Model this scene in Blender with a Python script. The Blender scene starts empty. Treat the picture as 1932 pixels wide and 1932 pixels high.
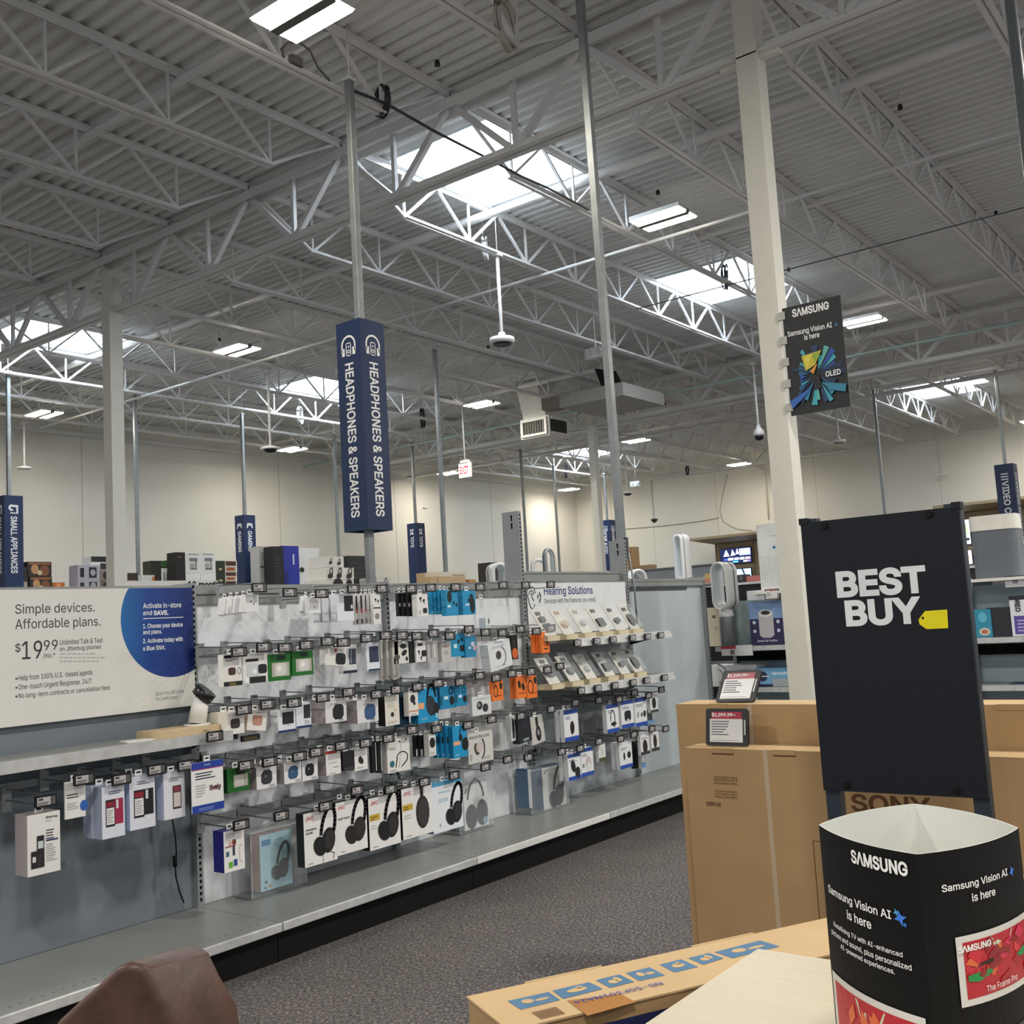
import bpy, bmesh, math, random
from math import sin, cos, pi, radians, sqrt
from mathutils import Vector, Matrix, Euler
from mathutils.geometry import delaunay_2d_cdt
import numpy as np
random.seed(7)
SC = bpy.context.scene
COL = SC.collection
V = Vector

# ------------------------------------------------------------------ camera
FPX, YAW, PIT, ROL, EYE = 1976.13, radians(37.3213), radians(5.9415), radians(-3.3313), 1.30
_f = V((cos(PIT)*cos(YAW), cos(PIT)*sin(YAW), sin(PIT)))
_r0 = V((sin(YAW), -cos(YAW), 0)); _u0 = _r0.cross(_f)
_r = cos(ROL)*_r0 + sin(ROL)*_u0
_u = -sin(ROL)*_r0 + cos(ROL)*_u0
cd = bpy.data.cameras.new('camera'); cam = bpy.data.objects.new('camera', cd); COL.objects.link(cam)
cd.sensor_width = 36; cd.lens = 36*FPX/1932; cd.clip_start = .02; cd.clip_end = 200
_m = Matrix((( _r.x,_u.x,-_f.x,0),(_r.y,_u.y,-_f.y,0),(_r.z,_u.z,-_f.z,EYE),(0,0,0,1)))
cam.matrix_world = _m
SC.camera = cam
CAM = V((0,0,EYE))
def ray(x, y): return _f*FPX + _r*(x-966) - _u*(y-966)
def onX(x, y, X): d = ray(x, y); return CAM + d*(X/d.x)
def onY(x, y, Y): d = ray(x, y); return CAM + d*(Y/d.y)
def onZ(x, y, Z): d = ray(x, y); return CAM + d*((Z-EYE)/d.z)

# ------------------------------------------------------------------ world, exposure, light levels
w = bpy.data.worlds.new('world'); SC.world = w; w.use_nodes = True
w.node_tree.nodes['Background'].inputs[0].default_value = (.80,.87,1,1)
w.node_tree.nodes['Background'].inputs[1].default_value = .20
SC.view_settings.view_transform = 'Standard'; SC.view_settings.look = 'None'
SC.view_settings.exposure = 1.30; SC.view_settings.gamma = 1.0; SC.view_settings.use_curve_mapping = False
SC.cycles.use_denoising = True
LAMP_E, SKY_E = 42.0, 9.0
# the rest of the shop's high-bay lamps, behind and beside the camera (outside the frame)
def area(x, y, z, sx, sy, e, c=(1,.965,.90)):
    l = bpy.data.lights.new('high_bay_light','AREA'); l.shape='RECTANGLE'; l.size=sx; l.size_y=sy; l.energy=e; l.color=c
    o = bpy.data.objects.new('high_bay_light', l); o.location=(x,y,z); COL.objects.link(o)
for lx, ly in ((-8.4,5.4),(-1.8,5.4),(-8.4,-1.2),(-1.8,-1.2),(4.9,-1.2),(10.3,-1.2),(16.6,-1.2),(23.3,-1.2),(30,-1.2),(-1.8,13),(-8.4,13),(4.9,-7.8),(-1.8,-7.8),(10.3,-7.8),(16.6,-7.8)):
    area(lx, ly, 5.72, .42, .62, 95)

# ------------------------------------------------------------------ materials (all node based)
_MC = {}
def lin(c):
    c = c/255.0
    return c/12.92 if c <= .04045 else ((c+.055)/1.055)**2.4
def rgb(h):
    if isinstance(h, str):
        h = h.lstrip('#'); h = ''.join(c*2 for c in h) if len(h)==3 else h; return tuple(int(h[i:i+2],16) for i in (0,2,4))
    return h
def M(h, rough=.55, metal=0.0, var=.06, scale=9.0, bump=0.0, name=None):
    k = (rgb(h), rough, metal, var, scale, bump)
    if k in _MC: return _MC[k]
    c = [lin(v) for v in rgb(h)]
    m = bpy.data.materials.new(name or 'paint_%02x%02x%02x' % rgb(h)); m.use_nodes = True
    nt = m.node_tree; b = nt.nodes['Principled BSDF']
    b.inputs['Roughness'].default_value = rough; b.inputs['Metallic'].default_value = metal
    n = nt.nodes.new('ShaderNodeTexNoise'); n.inputs['Scale'].default_value = scale; n.inputs['Detail'].default_value = 3
    tc = nt.nodes.new('ShaderNodeTexCoord'); nt.links.new(tc.outputs['Object'], n.inputs['Vector'])
    r = nt.nodes.new('ShaderNodeValToRGB')
    r.color_ramp.elements[0].position = .3; r.color_ramp.elements[1].position = .7
    r.color_ramp.elements[0].color = (*[v*(1-var) for v in c],1); r.color_ramp.elements[1].color = (*[min(1,v*(1+var)) for v in c],1)
    nt.links.new(n.outputs['Fac'], r.inputs['Fac']); nt.links.new(r.outputs['Color'], b.inputs['Base Color'])
    if bump:
        bp = nt.nodes.new('ShaderNodeBump'); bp.inputs['Strength'].default_value = bump; bp.inputs['Distance'].default_value=.01
        nt.links.new(n.outputs['Fac'], bp.inputs['Height']); nt.links.new(bp.outputs['Normal'], b.inputs['Normal'])
    if rough>=.6: b.inputs['Specular IOR Level'].default_value=.25
    _MC[k] = m
    return m
def EM(h, s, name='lit_panel'):
    k = ('em', rgb(h), s)
    if k in _MC: return _MC[k]
    m = bpy.data.materials.new(name); m.use_nodes = True; nt = m.node_tree
    b = nt.nodes['Principled BSDF']; c = [lin(v) for v in rgb(h)]
    b.inputs['Base Color'].default_value = (*c,1); b.inputs['Emission Color'].default_value = (*c,1); b.inputs['Emission Strength'].default_value = s
    _MC[k] = m; return m
def CLEAR(tint='#e6ecec', alpha=.22, rough=.08):
    k = ('cl', tint, alpha)
    if k in _MC: return _MC[k]
    m = bpy.data.materials.new('clear_plastic'); m.use_nodes = True; nt = m.node_tree
    b = nt.nodes['Principled BSDF']; c = [lin(v) for v in rgb(tint)]
    b.inputs['Base Color'].default_value = (*c,1); b.inputs['Roughness'].default_value = rough; b.inputs['Alpha'].default_value = alpha
    _MC[k] = m; return m
def carpet_mat():
    m = bpy.data.materials.new('carpet'); m.use_nodes = True; nt = m.node_tree; b = nt.nodes['Principled BSDF']; b.inputs['Roughness'].default_value = .95
    tc = nt.nodes.new('ShaderNodeTexCoord')
    mp = nt.nodes.new('ShaderNodeMapping'); mp.inputs['Rotation'].default_value=(0,0,.5); mp.inputs['Scale'].default_value=(1,1.7,1); nt.links.new(tc.outputs['Object'], mp.inputs[0])
    a = nt.nodes.new('ShaderNodeTexNoise'); a.inputs['Scale'].default_value = 62; a.inputs['Detail'].default_value = 4; a.inputs['Roughness'].default_value=.8
    q = nt.nodes.new('ShaderNodeTexNoise'); q.inputs['Scale'].default_value = 4.5; q.inputs['Detail'].default_value = 3
    mx = nt.nodes.new('ShaderNodeMath'); mx.operation='MULTIPLY_ADD'; mx.inputs[1].default_value=.05
    nt.links.new(mp.outputs[0], a.inputs['Vector']); nt.links.new(tc.outputs['Object'], q.inputs['Vector'])
    nt.links.new(q.outputs['Fac'], mx.inputs[0]); nt.links.new(a.outputs['Fac'], mx.inputs[2])
    r = nt.nodes.new('ShaderNodeValToRGB'); e = r.color_ramp.elements
    e[0].position=.34; e[0].color=(.012,.011,.011,1); e[1].position=.76; e[1].color=(.56,.51,.48,1)
    x = e.new(.50); x.color=(.070,.062,.060,1); x = e.new(.61); x.color=(.20,.178,.17,1)
    nt.links.new(mx.outputs[0], r.inputs['Fac']); nt.links.new(r.outputs['Color'], b.inputs['Base Color'])
    bp = nt.nodes.new('ShaderNodeBump'); bp.inputs['Strength'].default_value=.6; bp.inputs['Distance'].default_value=.01
    nt.links.new(a.outputs['Fac'], bp.inputs['Height']); nt.links.new(bp.outputs['Normal'], b.inputs['Normal'])
    return m
def wood_mat():
    m = bpy.data.materials.new('pale_wood'); m.use_nodes = True; nt = m.node_tree; b = nt.nodes['Principled BSDF']; b.inputs['Roughness'].default_value = .42
    tc = nt.nodes.new('ShaderNodeTexCoord'); mp = nt.nodes.new('ShaderNodeMapping'); mp.inputs['Scale'].default_value=(90,5,5); nt.links.new(tc.outputs['Object'], mp.inputs[0])
    a = nt.nodes.new('ShaderNodeTexNoise'); a.inputs['Scale'].default_value=1.0; a.inputs['Detail'].default_value=5; nt.links.new(mp.outputs[0], a.inputs['Vector'])
    r = nt.nodes.new('ShaderNodeValToRGB'); e=r.color_ramp.elements; e[0].position=.3; e[0].color=(.52,.45,.32,1); e[1].position=.75; e[1].color=(.56,.49,.355,1)
    nt.links.new(a.outputs['Fac'], r.inputs['Fac']); nt.links.new(r.outputs['Color'], b.inputs['Base Color']); return m

WHITE='#e6e6e2'
m_roof = M('#dcdcda', .6, var=.04, scale=1.5, name='white_roof_paint')
m_steel = M('#dedddb', .5, var=.04, scale=3, name='white_steel_paint')
m_col = M('#dfdccf', .45, var=.02, name='cream_column_paint')
m_wall = M('#e3e0d5', .8, var=.03, scale=.6, name='cream_wall_paint')
m_galv = M('#a9adac', .35, .65, var=.12, scale=14, name='galvanised_steel')
m_zinc = M('#8f9494', .4, .5, var=.1, scale=12, name='grey_power_pole')
m_blue = M('#122a52', .5, var=.04, name='navy_sign')
m_lett = M('#f1f1ee', .5, var=.01, name='white_lettering')
m_panel = M('#aab0b4', .42, var=.06, scale=2.2, name='pale_grey_steel_panel')
m_panelw = M('#e6e8ea', .34, var=.015, scale=2.2, name='white_steel_panel')
m_deck = M('#8f918e', .34, var=.06, scale=3, name='grey_shelf_paint')
m_upr = M('#8f9494', .45, .2, var=.05, name='grey_upright_paint')
m_rail = M('#979b9b', .42, .3, var=.08, name='grey_rail_paint')
m_black = M('#090909', .7, var=.1, name='black_paint')
m_slot = M('#060606', .8, name='dark_slot')
m_lip = M('#c9cac8', .3, .2, var=.12, scale=25, name='shelf_edge_strip')
m_tagf = M('#131314', .4, name='black_tag_frame')
m_tags = M('#b9b5b4', .35, var=.03, name='tag_screen')
m_tagt = M('#3a3838', .5, name='tag_print')
m_tagr = M('#b9b0a6', .35, name='tag_screen_warm')
m_wire = M('#9fa3a3', .3, .8, name='hook_wire')
m_card = M('#a98a62', .8, var=.05, scale=6, name='brown_cardboard')
m_cardt = M('#c2a57c', .8, var=.05, scale=6, name='light_cardboard')
m_ink = M('#5d4028', .8, name='brown_ink')

# ------------------------------------------------------------------ mesh builder
ORG = {}
class MB:
    def __init__(s): s.v=[]; s.f=[]; s.mi=[]; s.sm=[]; s.mats=[]
    def mid(s, m):
        for i, q in enumerate(s.mats):
            if q is m: return i
        s.mats.append(m); return len(s.mats)-1
    def face(s, idx, m, smooth=False): s.f.append(tuple(idx)); s.mi.append(s.mid(m)); s.sm.append(smooth)
    def poly(s, pts, m):
        b=len(s.v); s.v += [V(p) for p in pts]; s.face(range(b,b+len(pts)), m); return s
    def box(s, a, b, m, front=None):
        x0,y0,z0=a; x1,y1,z1=b
        return s.hexa([(x0,y0,z0),(x1,y0,z0),(x1,y1,z0),(x0,y1,z0),(x0,y0,z1),(x1,y0,z1),(x1,y1,z1),(x0,y1,z1)], m, front)
    def hexa(s, P, m, front=None):
        b=len(s.v); s.v += [V(p) for p in P]
        for k, q in enumerate(((0,3,2,1),(4,5,6,7),(0,1,5,4),(1,2,6,5),(2,3,7,6),(3,0,4,7))):
            s.face([b+i for i in q], front if (front is not None and k==2) else m)
        return s
    def rbox(s, a, b, r, m, axis=2, n=4):
        # box with corners rounded about the given axis
        lo=list(a); hi=list(b); i,j=[(1,2),(0,2),(0,1)][axis]
        pts=[]
        for (cx,cy,a0) in ((hi[i]-r,hi[j]-r,0),(lo[i]+r,hi[j]-r,90),(lo[i]+r,lo[j]+r,180),(hi[i]-r,lo[j]+r,270)):
            for k in range(n+1):
                t=radians(a0+90*k/n); pts.append((cx+r*cos(t),cy+r*sin(t)))
        def P(p,h):
            q=[0,0,0]; q[i]=p[0]; q[j]=p[1]; q[axis]=h; return V(q)
        return s.prism([P(p,lo[axis]) for p in pts],[P(p,hi[axis]) for p in pts],m)
    def prism(s, A, B, m, smooth=False, caps=True, capm=None):
        b=len(s.v); n=len(A); s.v += [V(p) for p in A]+[V(p) for p in B]
        for k in range(n): s.face((b+k,b+(k+1)%n,b+n+(k+1)%n,b+n+k), m, smooth)
        if caps:
            s.face([b+k for k in reversed(range(n))], capm or m); s.face([b+n+k for k in range(n)], capm or m)
        return s
    def bar(s, p, q, w, h, m, up=(0,0,1)):
        p=V(p); q=V(q); d=(q-p).normalized(); up=V(up)
        if abs(d.dot(up))>.98: up=V((1,0,0))
        sd=d.cross(up).normalized(); u2=sd.cross(d)
        o=[(-1,-1),(1,-1),(1,1),(-1,1)]
        return s.prism([p+sd*(a*w/2)+u2*(c*h/2) for a,c in o],[q+sd*(a*w/2)+u2*(c*h/2) for a,c in o], m)
    def cyl(s, p, q, r, m, n=10, r2=None, capm=None):
        p=V(p); q=V(q); d=(q-p).normalized(); a=V((1,0,0)) if abs(d.x)<.9 else V((0,1,0))
        u=d.cross(a).normalized(); v2=d.cross(u); r2=r if r2 is None else r2
        return s.prism([p+(u*cos(2*pi*k/n)+v2*sin(2*pi*k/n))*r for k in range(n)],[q+(u*cos(2*pi*k/n)+v2*sin(2*pi*k/n))*r2 for k in range(n)], m, True, True, capm)
    def tube(s, pts, r, m, n=6, closed=False):
        pts=[V(p) for p in pts]; N=len(pts); b=len(s.v)
        ref=V((0,0,1)); 
        for i,p in enumerate(pts):
            t=(pts[(i+1)%N if closed else min(i+1,N-1)]-pts[(i-1)%N if closed else max(i-1,0)]).normalized()
            a=ref if abs(t.dot(ref))<.95 else V((1,0,0))
            u=t.cross(a).normalized(); v2=t.cross(u)
            s.v += [p+(u*cos(2*pi*k/n)+v2*sin(2*pi*k/n))*r for k in range(n)]
        for i in range(N if closed else N-1):
            j=(i+1)%N
            for k in range(n): s.face((b+i*n+k,b+i*n+(k+1)%n,b+j*n+(k+1)%n,b+j*n+k), m, True)
        if not closed:
            s.face([b+k for k in reversed(range(n))], m); s.face([b+(N-1)*n+k for k in range(n)], m)
        return s
    def lathe(s, prof, o, m, n=20):
        o=V(o); b=len(s.v); N=len(prof)
        for r,zz in prof: s.v += [o+V((r*cos(2*pi*k/n),r*sin(2*pi*k/n),zz)) for k in range(n)]
        for i in range(N-1):
            mm = m[i] if isinstance(m,(list,tuple)) else m
            for k in range(n): s.face((b+i*n+k,b+i*n+(k+1)%n,b+(i+1)*n+(k+1)%n,b+(i+1)*n+k), mm, True)
        m0 = m[0] if isinstance(m,(list,tuple)) else m; m1 = m[-1] if isinstance(m,(list,tuple)) else m
        s.face([b+k for k in reversed(range(n))], m0); s.face([b+(N-1)*n+k for k in range(n)], m1)
        return s
    def text(s, T, o, u, v, m, w=None, h=None, bold=0, align='L'):
        # flat lettering from origin o along u with letter-up v; fitted to width w and/or height h
        vs, fs, (bw, bh, bx, by) = glyphs(T, bold)
        if not vs: return s
        sx = (w/bw) if w else (h/bh); sy = (h/bh) if h else sx
        if h and not w: sx = sy
        off = 0 if align=='L' else (-bw*sx/2 if align=='C' else -bw*sx)
        b=len(s.v); o=V(o); u=V(u).normalized(); v=V(v).normalized()
        s.v += [o+u*((x-bx)*sx+off)+v*((y-by)*sy) for x,y in vs]
        for q in fs: s.face([b+i for i in q], m)
        return s
    def mesh(s, name, org=(0,0,0)):
        me=bpy.data.meshes.new(name); o=V(org)
        me.from_pydata([tuple(p-o) for p in s.v],[],s.f)
        for m in s.mats: me.materials.append(m)
        me.polygons.foreach_set('material_index', s.mi); me.polygons.foreach_set('use_smooth', s.sm)
        me.update(); return me
    def build(s, name, parent=None, org=None):
        if parent is not None: org = ORG.get(parent.name, V((0,0,0)))
        elif org is None: org = V((0,0,0))
        o=bpy.data.objects.new(name, s.mesh(name, org)); COL.objects.link(o)
        if parent is not None: o.parent=parent; ORG[o.name]=V(org)
        else: o.location=org; ORG[o.name]=V(org)
        return o
_G={}
try:
    import os
    FONT=bpy.data.fonts.load(os.path.join(bpy.utils.system_resource('DATAFILES'),'fonts','Inter.woff2'))
except Exception: FONT=None
def glyphs(T, bold=0):
    # outlines of the lettering, filled by a constrained triangulation with a winding test
    k=(T,bold)
    if k in _G: return _G[k]
    c=bpy.data.curves.new('t','FONT'); c.body=T; c.size=1; c.font=FONT if FONT else c.font; c.resolution_u=3; c.fill_mode='NONE'
    o=bpy.data.objects.new('t',c); COL.objects.link(o)
    dg=bpy.context.evaluated_depsgraph_get(); e=o.evaluated_get(dg); me=e.to_mesh()
    P=[(p.co.x,p.co.y) for p in me.vertices]; E=[tuple(q.vertices) for q in me.edges]
    e.to_mesh_clear(); bpy.data.objects.remove(o); bpy.data.curves.remove(c)
    if not P: _G[k]=([],[],(1,1,0,0)); return _G[k]
    # directed contours
    nxt={}; adj={}
    for i,j in E: adj.setdefault(i,[]).append(j); adj.setdefault(j,[]).append(i)
    seen=set(); D=[]; LP_=[]
    for st in range(len(P)):
        if st in seen or st not in adj: continue
        loop=[st]; seen.add(st); cur=st
        if st+1 in adj[st]: nx=st+1
        else: nx=adj[st][0]
        while nx!=st and nx not in seen:
            loop.append(nx); seen.add(nx); cands=[q for q in adj[nx] if q not in seen]
            nx=cands[0] if cands else st
        if len(loop)>2: D+=[(loop[i],loop[(i+1)%len(loop)]) for i in range(len(loop))]; LP_.append(loop)
    ar=sum(P[i][0]*P[j][1]-P[j][0]*P[i][1] for i,j in D); sg=1 if ar>0 else -1
    if bold:
        Q=list(P)
        for lp in LP_:
            n=len(lp)
            for i in range(n):
                a,c_,d=P[lp[i-1]],P[lp[i]],P[lp[(i+1)%n]]
                e1=(c_[0]-a[0],c_[1]-a[1]); e2=(d[0]-c_[0],d[1]-c_[1]); l1=math.hypot(*e1) or 1e-9; l2=math.hypot(*e2) or 1e-9
                n1=(e1[1]/l1*sg,-e1[0]/l1*sg); n2=(e2[1]/l2*sg,-e2[0]/l2*sg); m_=(n1[0]+n2[0],n1[1]+n2[1]); dd=max(.5,1+n1[0]*n2[0]+n1[1]*n2[1])
                Q[lp[i]]=(c_[0]+m_[0]/dd*bold,c_[1]+m_[1]/dd*bold)
        P=Q
    r=delaunay_2d_cdt([V(p) for p in P],D,[],0,1e-6)
    vs=[(p.x,p.y) for p in r[0]]; F=[tuple(q) for q in r[2]]
    A=np.array([[*P[i],*P[j]] for i,j in D]); tri=np.array([[sum(vs[i][0] for i in q)/3,sum(vs[i][1] for i in q)/3] for q in F])
    y0=A[:,1][None]; y1=A[:,3][None]; x0=A[:,0][None]; x1=A[:,2][None]; ty=tri[:,1][:,None]; tx_=tri[:,0][:,None]
    side=(x1-x0)*(ty-y0)-(tx_-x0)*(y1-y0)
    wn=((y0<=ty)&(y1>ty)&(side>0)).sum(1)-((y0>ty)&(y1<=ty)&(side<0)).sum(1)
    fs=[q for q,w_ in zip(F,wn) if w_*sg>0]
    fs=[q if ((vs[q[1]][0]-vs[q[0]][0])*(vs[q[2]][1]-vs[q[0]][1])-(vs[q[2]][0]-vs[q[0]][0])*(vs[q[1]][1]-vs[q[0]][1]))>0 else q[::-1] for q in fs]
    us=sorted({i for q in fs for i in q}); mp={i:n for n,i in enumerate(us)}
    vs=[vs[i] for i in us]; fs=[tuple(mp[i] for i in q) for q in fs]
    xs=[p[0] for p in vs]; ys=[p[1] for p in vs]
    _G[k]=(vs,fs,(max(xs)-min(xs),max(ys)-min(ys),min(xs),min(ys))); return _G[k]
# all lettering is triangulated first, while the scene is still small
for _t,_b in (('HEADPHONES & SPEAKERS',.02),('GAMING',.02),('TOYS',.02),('HOME AUDIO',.02),('SMALL APPLIANCES',.02),('VIDEO COMPONENTS',.02)): glyphs(_t,_b)

def empty(name, loc, label=None, cat=None, group=None):
    o=bpy.data.objects.new(name,None); o.location=loc; o.empty_display_size=.1; COL.objects.link(o); ORG[o.name]=V(loc)
    if label: tag(o,label,cat,group)
    return o
def tag(o, label, cat, group=None, kind=None):
    o['label']=label; o['category']=cat
    if group: o['group']=group
    if kind: o['kind']=kind
    return o
def struct(o): o['kind']='structure'; return o
def dup(o, loc=None, label=None, group=None, rot=None):
    c=o.copy(); COL.objects.link(c)
    if loc is not None: c.location=loc
    if rot is not None: c.rotation_euler=rot
    if label: c['label']=label
    if group: c['group']=group
    for ch in o.children:
        d=ch.copy(); COL.objects.link(d); d.parent=c
        for g in ch.children:
            e=g.copy(); COL.objects.link(e); e.parent=d
    return c
ORD=['first','second','third','fourth','fifth','sixth','seventh','eighth','ninth','tenth','eleventh','twelfth','thirteenth','fourteenth','fifteenth','sixteenth','seventeenth','eighteenth']
# ================================================================== STRUCTURE
XW, YW = 32.3, 21.6
ZD, ZT, ZB = 6.42, 6.38, 5.85      # deck underside, joist top, joist bottom chord
f=MB().poly([(-12,-12,0),(XW,-12,0),(XW,YW,0),(-12,YW,0)], carpet_mat()).build('floor'); struct(f)
# walls with vertical panel joints and a ledger angle under the deck
b=MB().box((-12,YW,0),(XW+.2,YW+.2,7),m_wall)
for x in (5.2,12.6,18.2,22.6,27.2): b.box((x-.008,YW-.004,0),(x+.008,YW,6.4),M('#b9b5a8',.8))
struct(b.build('wall_back'))
b=MB().box((XW,-12,0),(XW+.2,YW,7),m_wall)
for y in (-2,1.6,5.0,8.6,12.4,15.9,18.4,20.1): b.box((XW-.004,y-.010,0),(XW,y+.010,6.4),M('#cbc7b9',.8))
struct(b.build('wall_right'))
b=MB().box((-12,YW-.12,5.95),(XW,YW-.01,6.03),m_steel); struct(b.build('trim_1'))
b=MB().box((XW-.12,-12,5.95),(XW-.01,YW-.15,6.03),m_steel); struct(b.build('trim_2'))
# skylights (x0,x1,y0,y1)
SKY=[(8.13,9.90,6.22,7.60),(14.0,15.85,6.22,7.62),(8.15,9.90,15.38,16.72),(14.1,16.0,15.38,16.75),(26.2,28.2,16.9,18.2),(25.95,28.0,6.26,7.60),(20.2,22.0,6.25,7.6) ]
SKY=SKY[:6]
# corrugated deck, flutes along y
b=MB(); pitch=.152; ys=sorted(set([-12,YW]+[s[2] for s in SKY]+[s[3] for s in SKY]))
def dprof(x0):
    return [(x0,ZD),(x0+.055,ZD),(x0+.075,ZD+.05),(x0+.132,ZD+.05),(x0+.152,ZD)]
for yi in range(len(ys)-1):
    ya,yb=ys[yi],ys[yi+1]; x=-12; prev=None
    n=int((XW+12)/pitch)
    base=len(b.v); cols=[]
    for k in range(n+1):
        x0=-12+k*pitch
        for (px,pz) in dprof(x0)[:4]: cols.append((px,pz))
    for px,pz in cols: b.v += [V((px,ya,pz)),V((px,yb,pz))]
    ym=(ya+yb)/2
    for k in range(len(cols)-1):
        xm=(cols[k][0]+cols[k+1][0])/2
        if any(s[0]<xm<s[1] and s[2]<ym<s[3] for s in SKY): continue
        i=base+2*k; b.face((i,i+1,i+3,i+2), m_roof)
b.box((-12,-12,ZD+.7),(XW+.2,YW+.2,ZD+.75),m_roof)
struct(b.build('ceiling'))
m_sky=EM('#e4f1ff',SKY_E,'daylit_skylight'); m_skyf=M('#cfd6da',.4,name='skylight_frame')
for i,(x0,x1,y0,y1) in enumerate(SKY):
    r=MB(); 
    for a,c in (((x0-.03,y0-.03),(x1+.03,y0)),((x0-.03,y1),(x1+.03,y1+.03)),((x0-.03,y0),(x0,y1)),((x1,y0),(x1+.03,y1)),(((x0+x1)/2-.02,y0),((x0+x1)/2+.02,y1))):
        r.box((a[0],a[1],ZD-.01),(c[0],c[1],ZD+.13),m_skyf)
    o=struct(r.build('window_%d'%(i+1)))
    for xa,xb in ((x0,(x0+x1)/2-.02),((x0+x1)/2+.02,x1)):
        MB().box((xa,y0,ZD+.08),(xb,y1,ZD+.1),m_sky).build('pane',o)

# ------------------------------------------------------------------ steel columns
def column(x,y,label,w=.16,z1=ZB+.25):
    o=empty('steel_column',(x,y,0),label,'column','square steel columns')
    MB().box((x-w/2,y-w/2,.02),(x+w/2,y+w/2,z1),m_col).build('shaft',o)
    MB().box((x-.2,y-.2,0),(x+.2,y+.2,.02),m_col).build('base_plate',o)
    b=MB(); b.box((x-.03,y-w/2-.16,5.52),(x+.03,y-w/2,5.6),m_col)
    if y>4: return o
    b.build('clip_angle',o); MB().box((x-.03,y+w/2,5.52),(x+.03,y+w/2+.16,5.6),m_col).build('clip_angle',o)
    return o
column(7.45,3.08,'cream square steel column carrying the black hanging screen banner',.17)
column(7.45,12.0,'cream square steel column left of the headphones sign, beyond the gaming pole',.18)
column(19.65,onX(1123,900,19.65).y,'distant cream steel column beside the home audio sign')
# ------------------------------------------------------------------ girders
GX=[(7.45,'white open-web roof girder crossing over the headphones aisle'),(19.65,'far white open-web roof girder beyond the hanging air unit')]
for gx,lab in GX:
    zt,zb=6.30,5.55
    o=empty('roof_girder',(gx,4,zb),lab,'girder','white roof girders')
    MB().box((gx-.10,-6.1,zt-.01),(gx+.10,YW-.15,zt),m_steel).box((gx-.10,-6.1,zt-.10),(gx-.09,YW-.15,zt-.01),m_steel).box((gx+.09,-6.1,zt-.10),(gx+.10,YW-.15,zt-.01),m_steel).build('top_chord',o)
    MB().box((gx-.085,-6.1,zb),(gx-.012,YW-.6,zb+.012),m_steel).box((gx+.012,-6.1,zb),(gx+.085,YW-.6,zb+.012),m_steel).box((gx-.02,-6.1,zb+.012),(gx-.012,YW-.6,zb+.09),m_steel).box((gx+.012,-6.1,zb+.012),(gx+.02,YW-.6,zb+.09),m_steel).build('bottom_chord',o)
    k=-6
    for k in range(-6,12):
        yt=3.10+1.525*k; ym=yt+.7625
        if ym>YW-.7: break
        MB().bar((gx,yt+.04,zt-.04),(gx,ym-.04,zb+.05),.06,.06,m_steel).build('web_member',o)
        MB().bar((gx,ym+.04,zb+.05),(gx,yt+1.485,zt-.04),.06,.06,m_steel).build('web_member',o)
        MB().bar((gx,ym,zb+.05),(gx,ym,zt-.04),.045,.045,m_steel).build('web_member',o)
# ------------------------------------------------------------------ bar joists: one prototype per span, copied along y
SPANS=[(-4.75,7.45,'left of the near girder'),(7.45,19.65,'between the two girders'),(19.65,31.9,'beyond the far girder')]
def joist(x0,x1,y,label):
    L=x1-x0; o=empty('bar_joist',(x0,y,ZB),label,'joist','white bar joists under the roof deck')
    t=MB()
    for s in (-1,1):
        t.box((x0+.02,y+s*.012 if s>0 else y-.065,ZT-.006+.035),(x1-.02,y+.065 if s>0 else y-.012,ZT+.035),m_steel)
        t.box((x0+.02,y+s*.012 if s>0 else y-.018,ZT-.03),(x1-.02,y+.018 if s>0 else y-.012,ZT+.03),m_steel)
    t.build('top_chord',o)
    t=MB()
    for s in (-1,1):
        t.box((x0+.93,y+.01 if s>0 else y-.055,ZB),(x1-.93,y+.055 if s>0 else y-.01,ZB+.006),m_steel)
        t.box((x0+.93,y+.01 if s>0 else y-.016,ZB+.006),(x1-.93,y+.016 if s>0 else y-.01,ZB+.05),m_steel)
    t.build('bottom_chord',o)
    zl,zh=ZB+.025,ZT
    n=9; st=(L-1.9)/n
    up=MB().bar((x0,y,zl),(x0+st/2,y,zh),.03,.03,m_steel).mesh('web',(x0,y,ZB))
    dn=MB().bar((x0,y,zh),(x0+st/2,y,zl),.03,.03,m_steel).mesh('web',(x0,y,ZB))
    vt=MB().bar((x0,y,zl),(x0,y,zh),.024,.024,m_steel).mesh('web',(x0,y,ZB))
    def put(me,dx):
        c=bpy.data.objects.new('web_member',me); COL.objects.link(c); c.parent=o; c.location=(dx,0,0)
    for k in range(n):
        put(up,.95+k*st); put(dn,.95+(k+.5)*st)
    for k in range(n+1): put(vt,.95+k*st)
    MB().bar((x0+.06,y,ZT),(x0+.95,y,zl),.028,.028,m_steel).build('end_diagonal',o)
    MB().bar((x1-.06,y,ZT),(x1-.95,y,zl),.028,.028,m_steel).build('end_diagonal',o)
    return o
for x0,x1,where in SPANS:
    p=None; n=0
    for k in range(-1,12):
        y=3.10+1.525*k
        if x0<0 and y<4: continue
        lab='%s white bar joist from the back wall, %s'%(ORD[11-k],where)
        if p is None: p=joist(x0,x1,y,lab)
        else: dup(p,(x0,y,ZB),lab)
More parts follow.
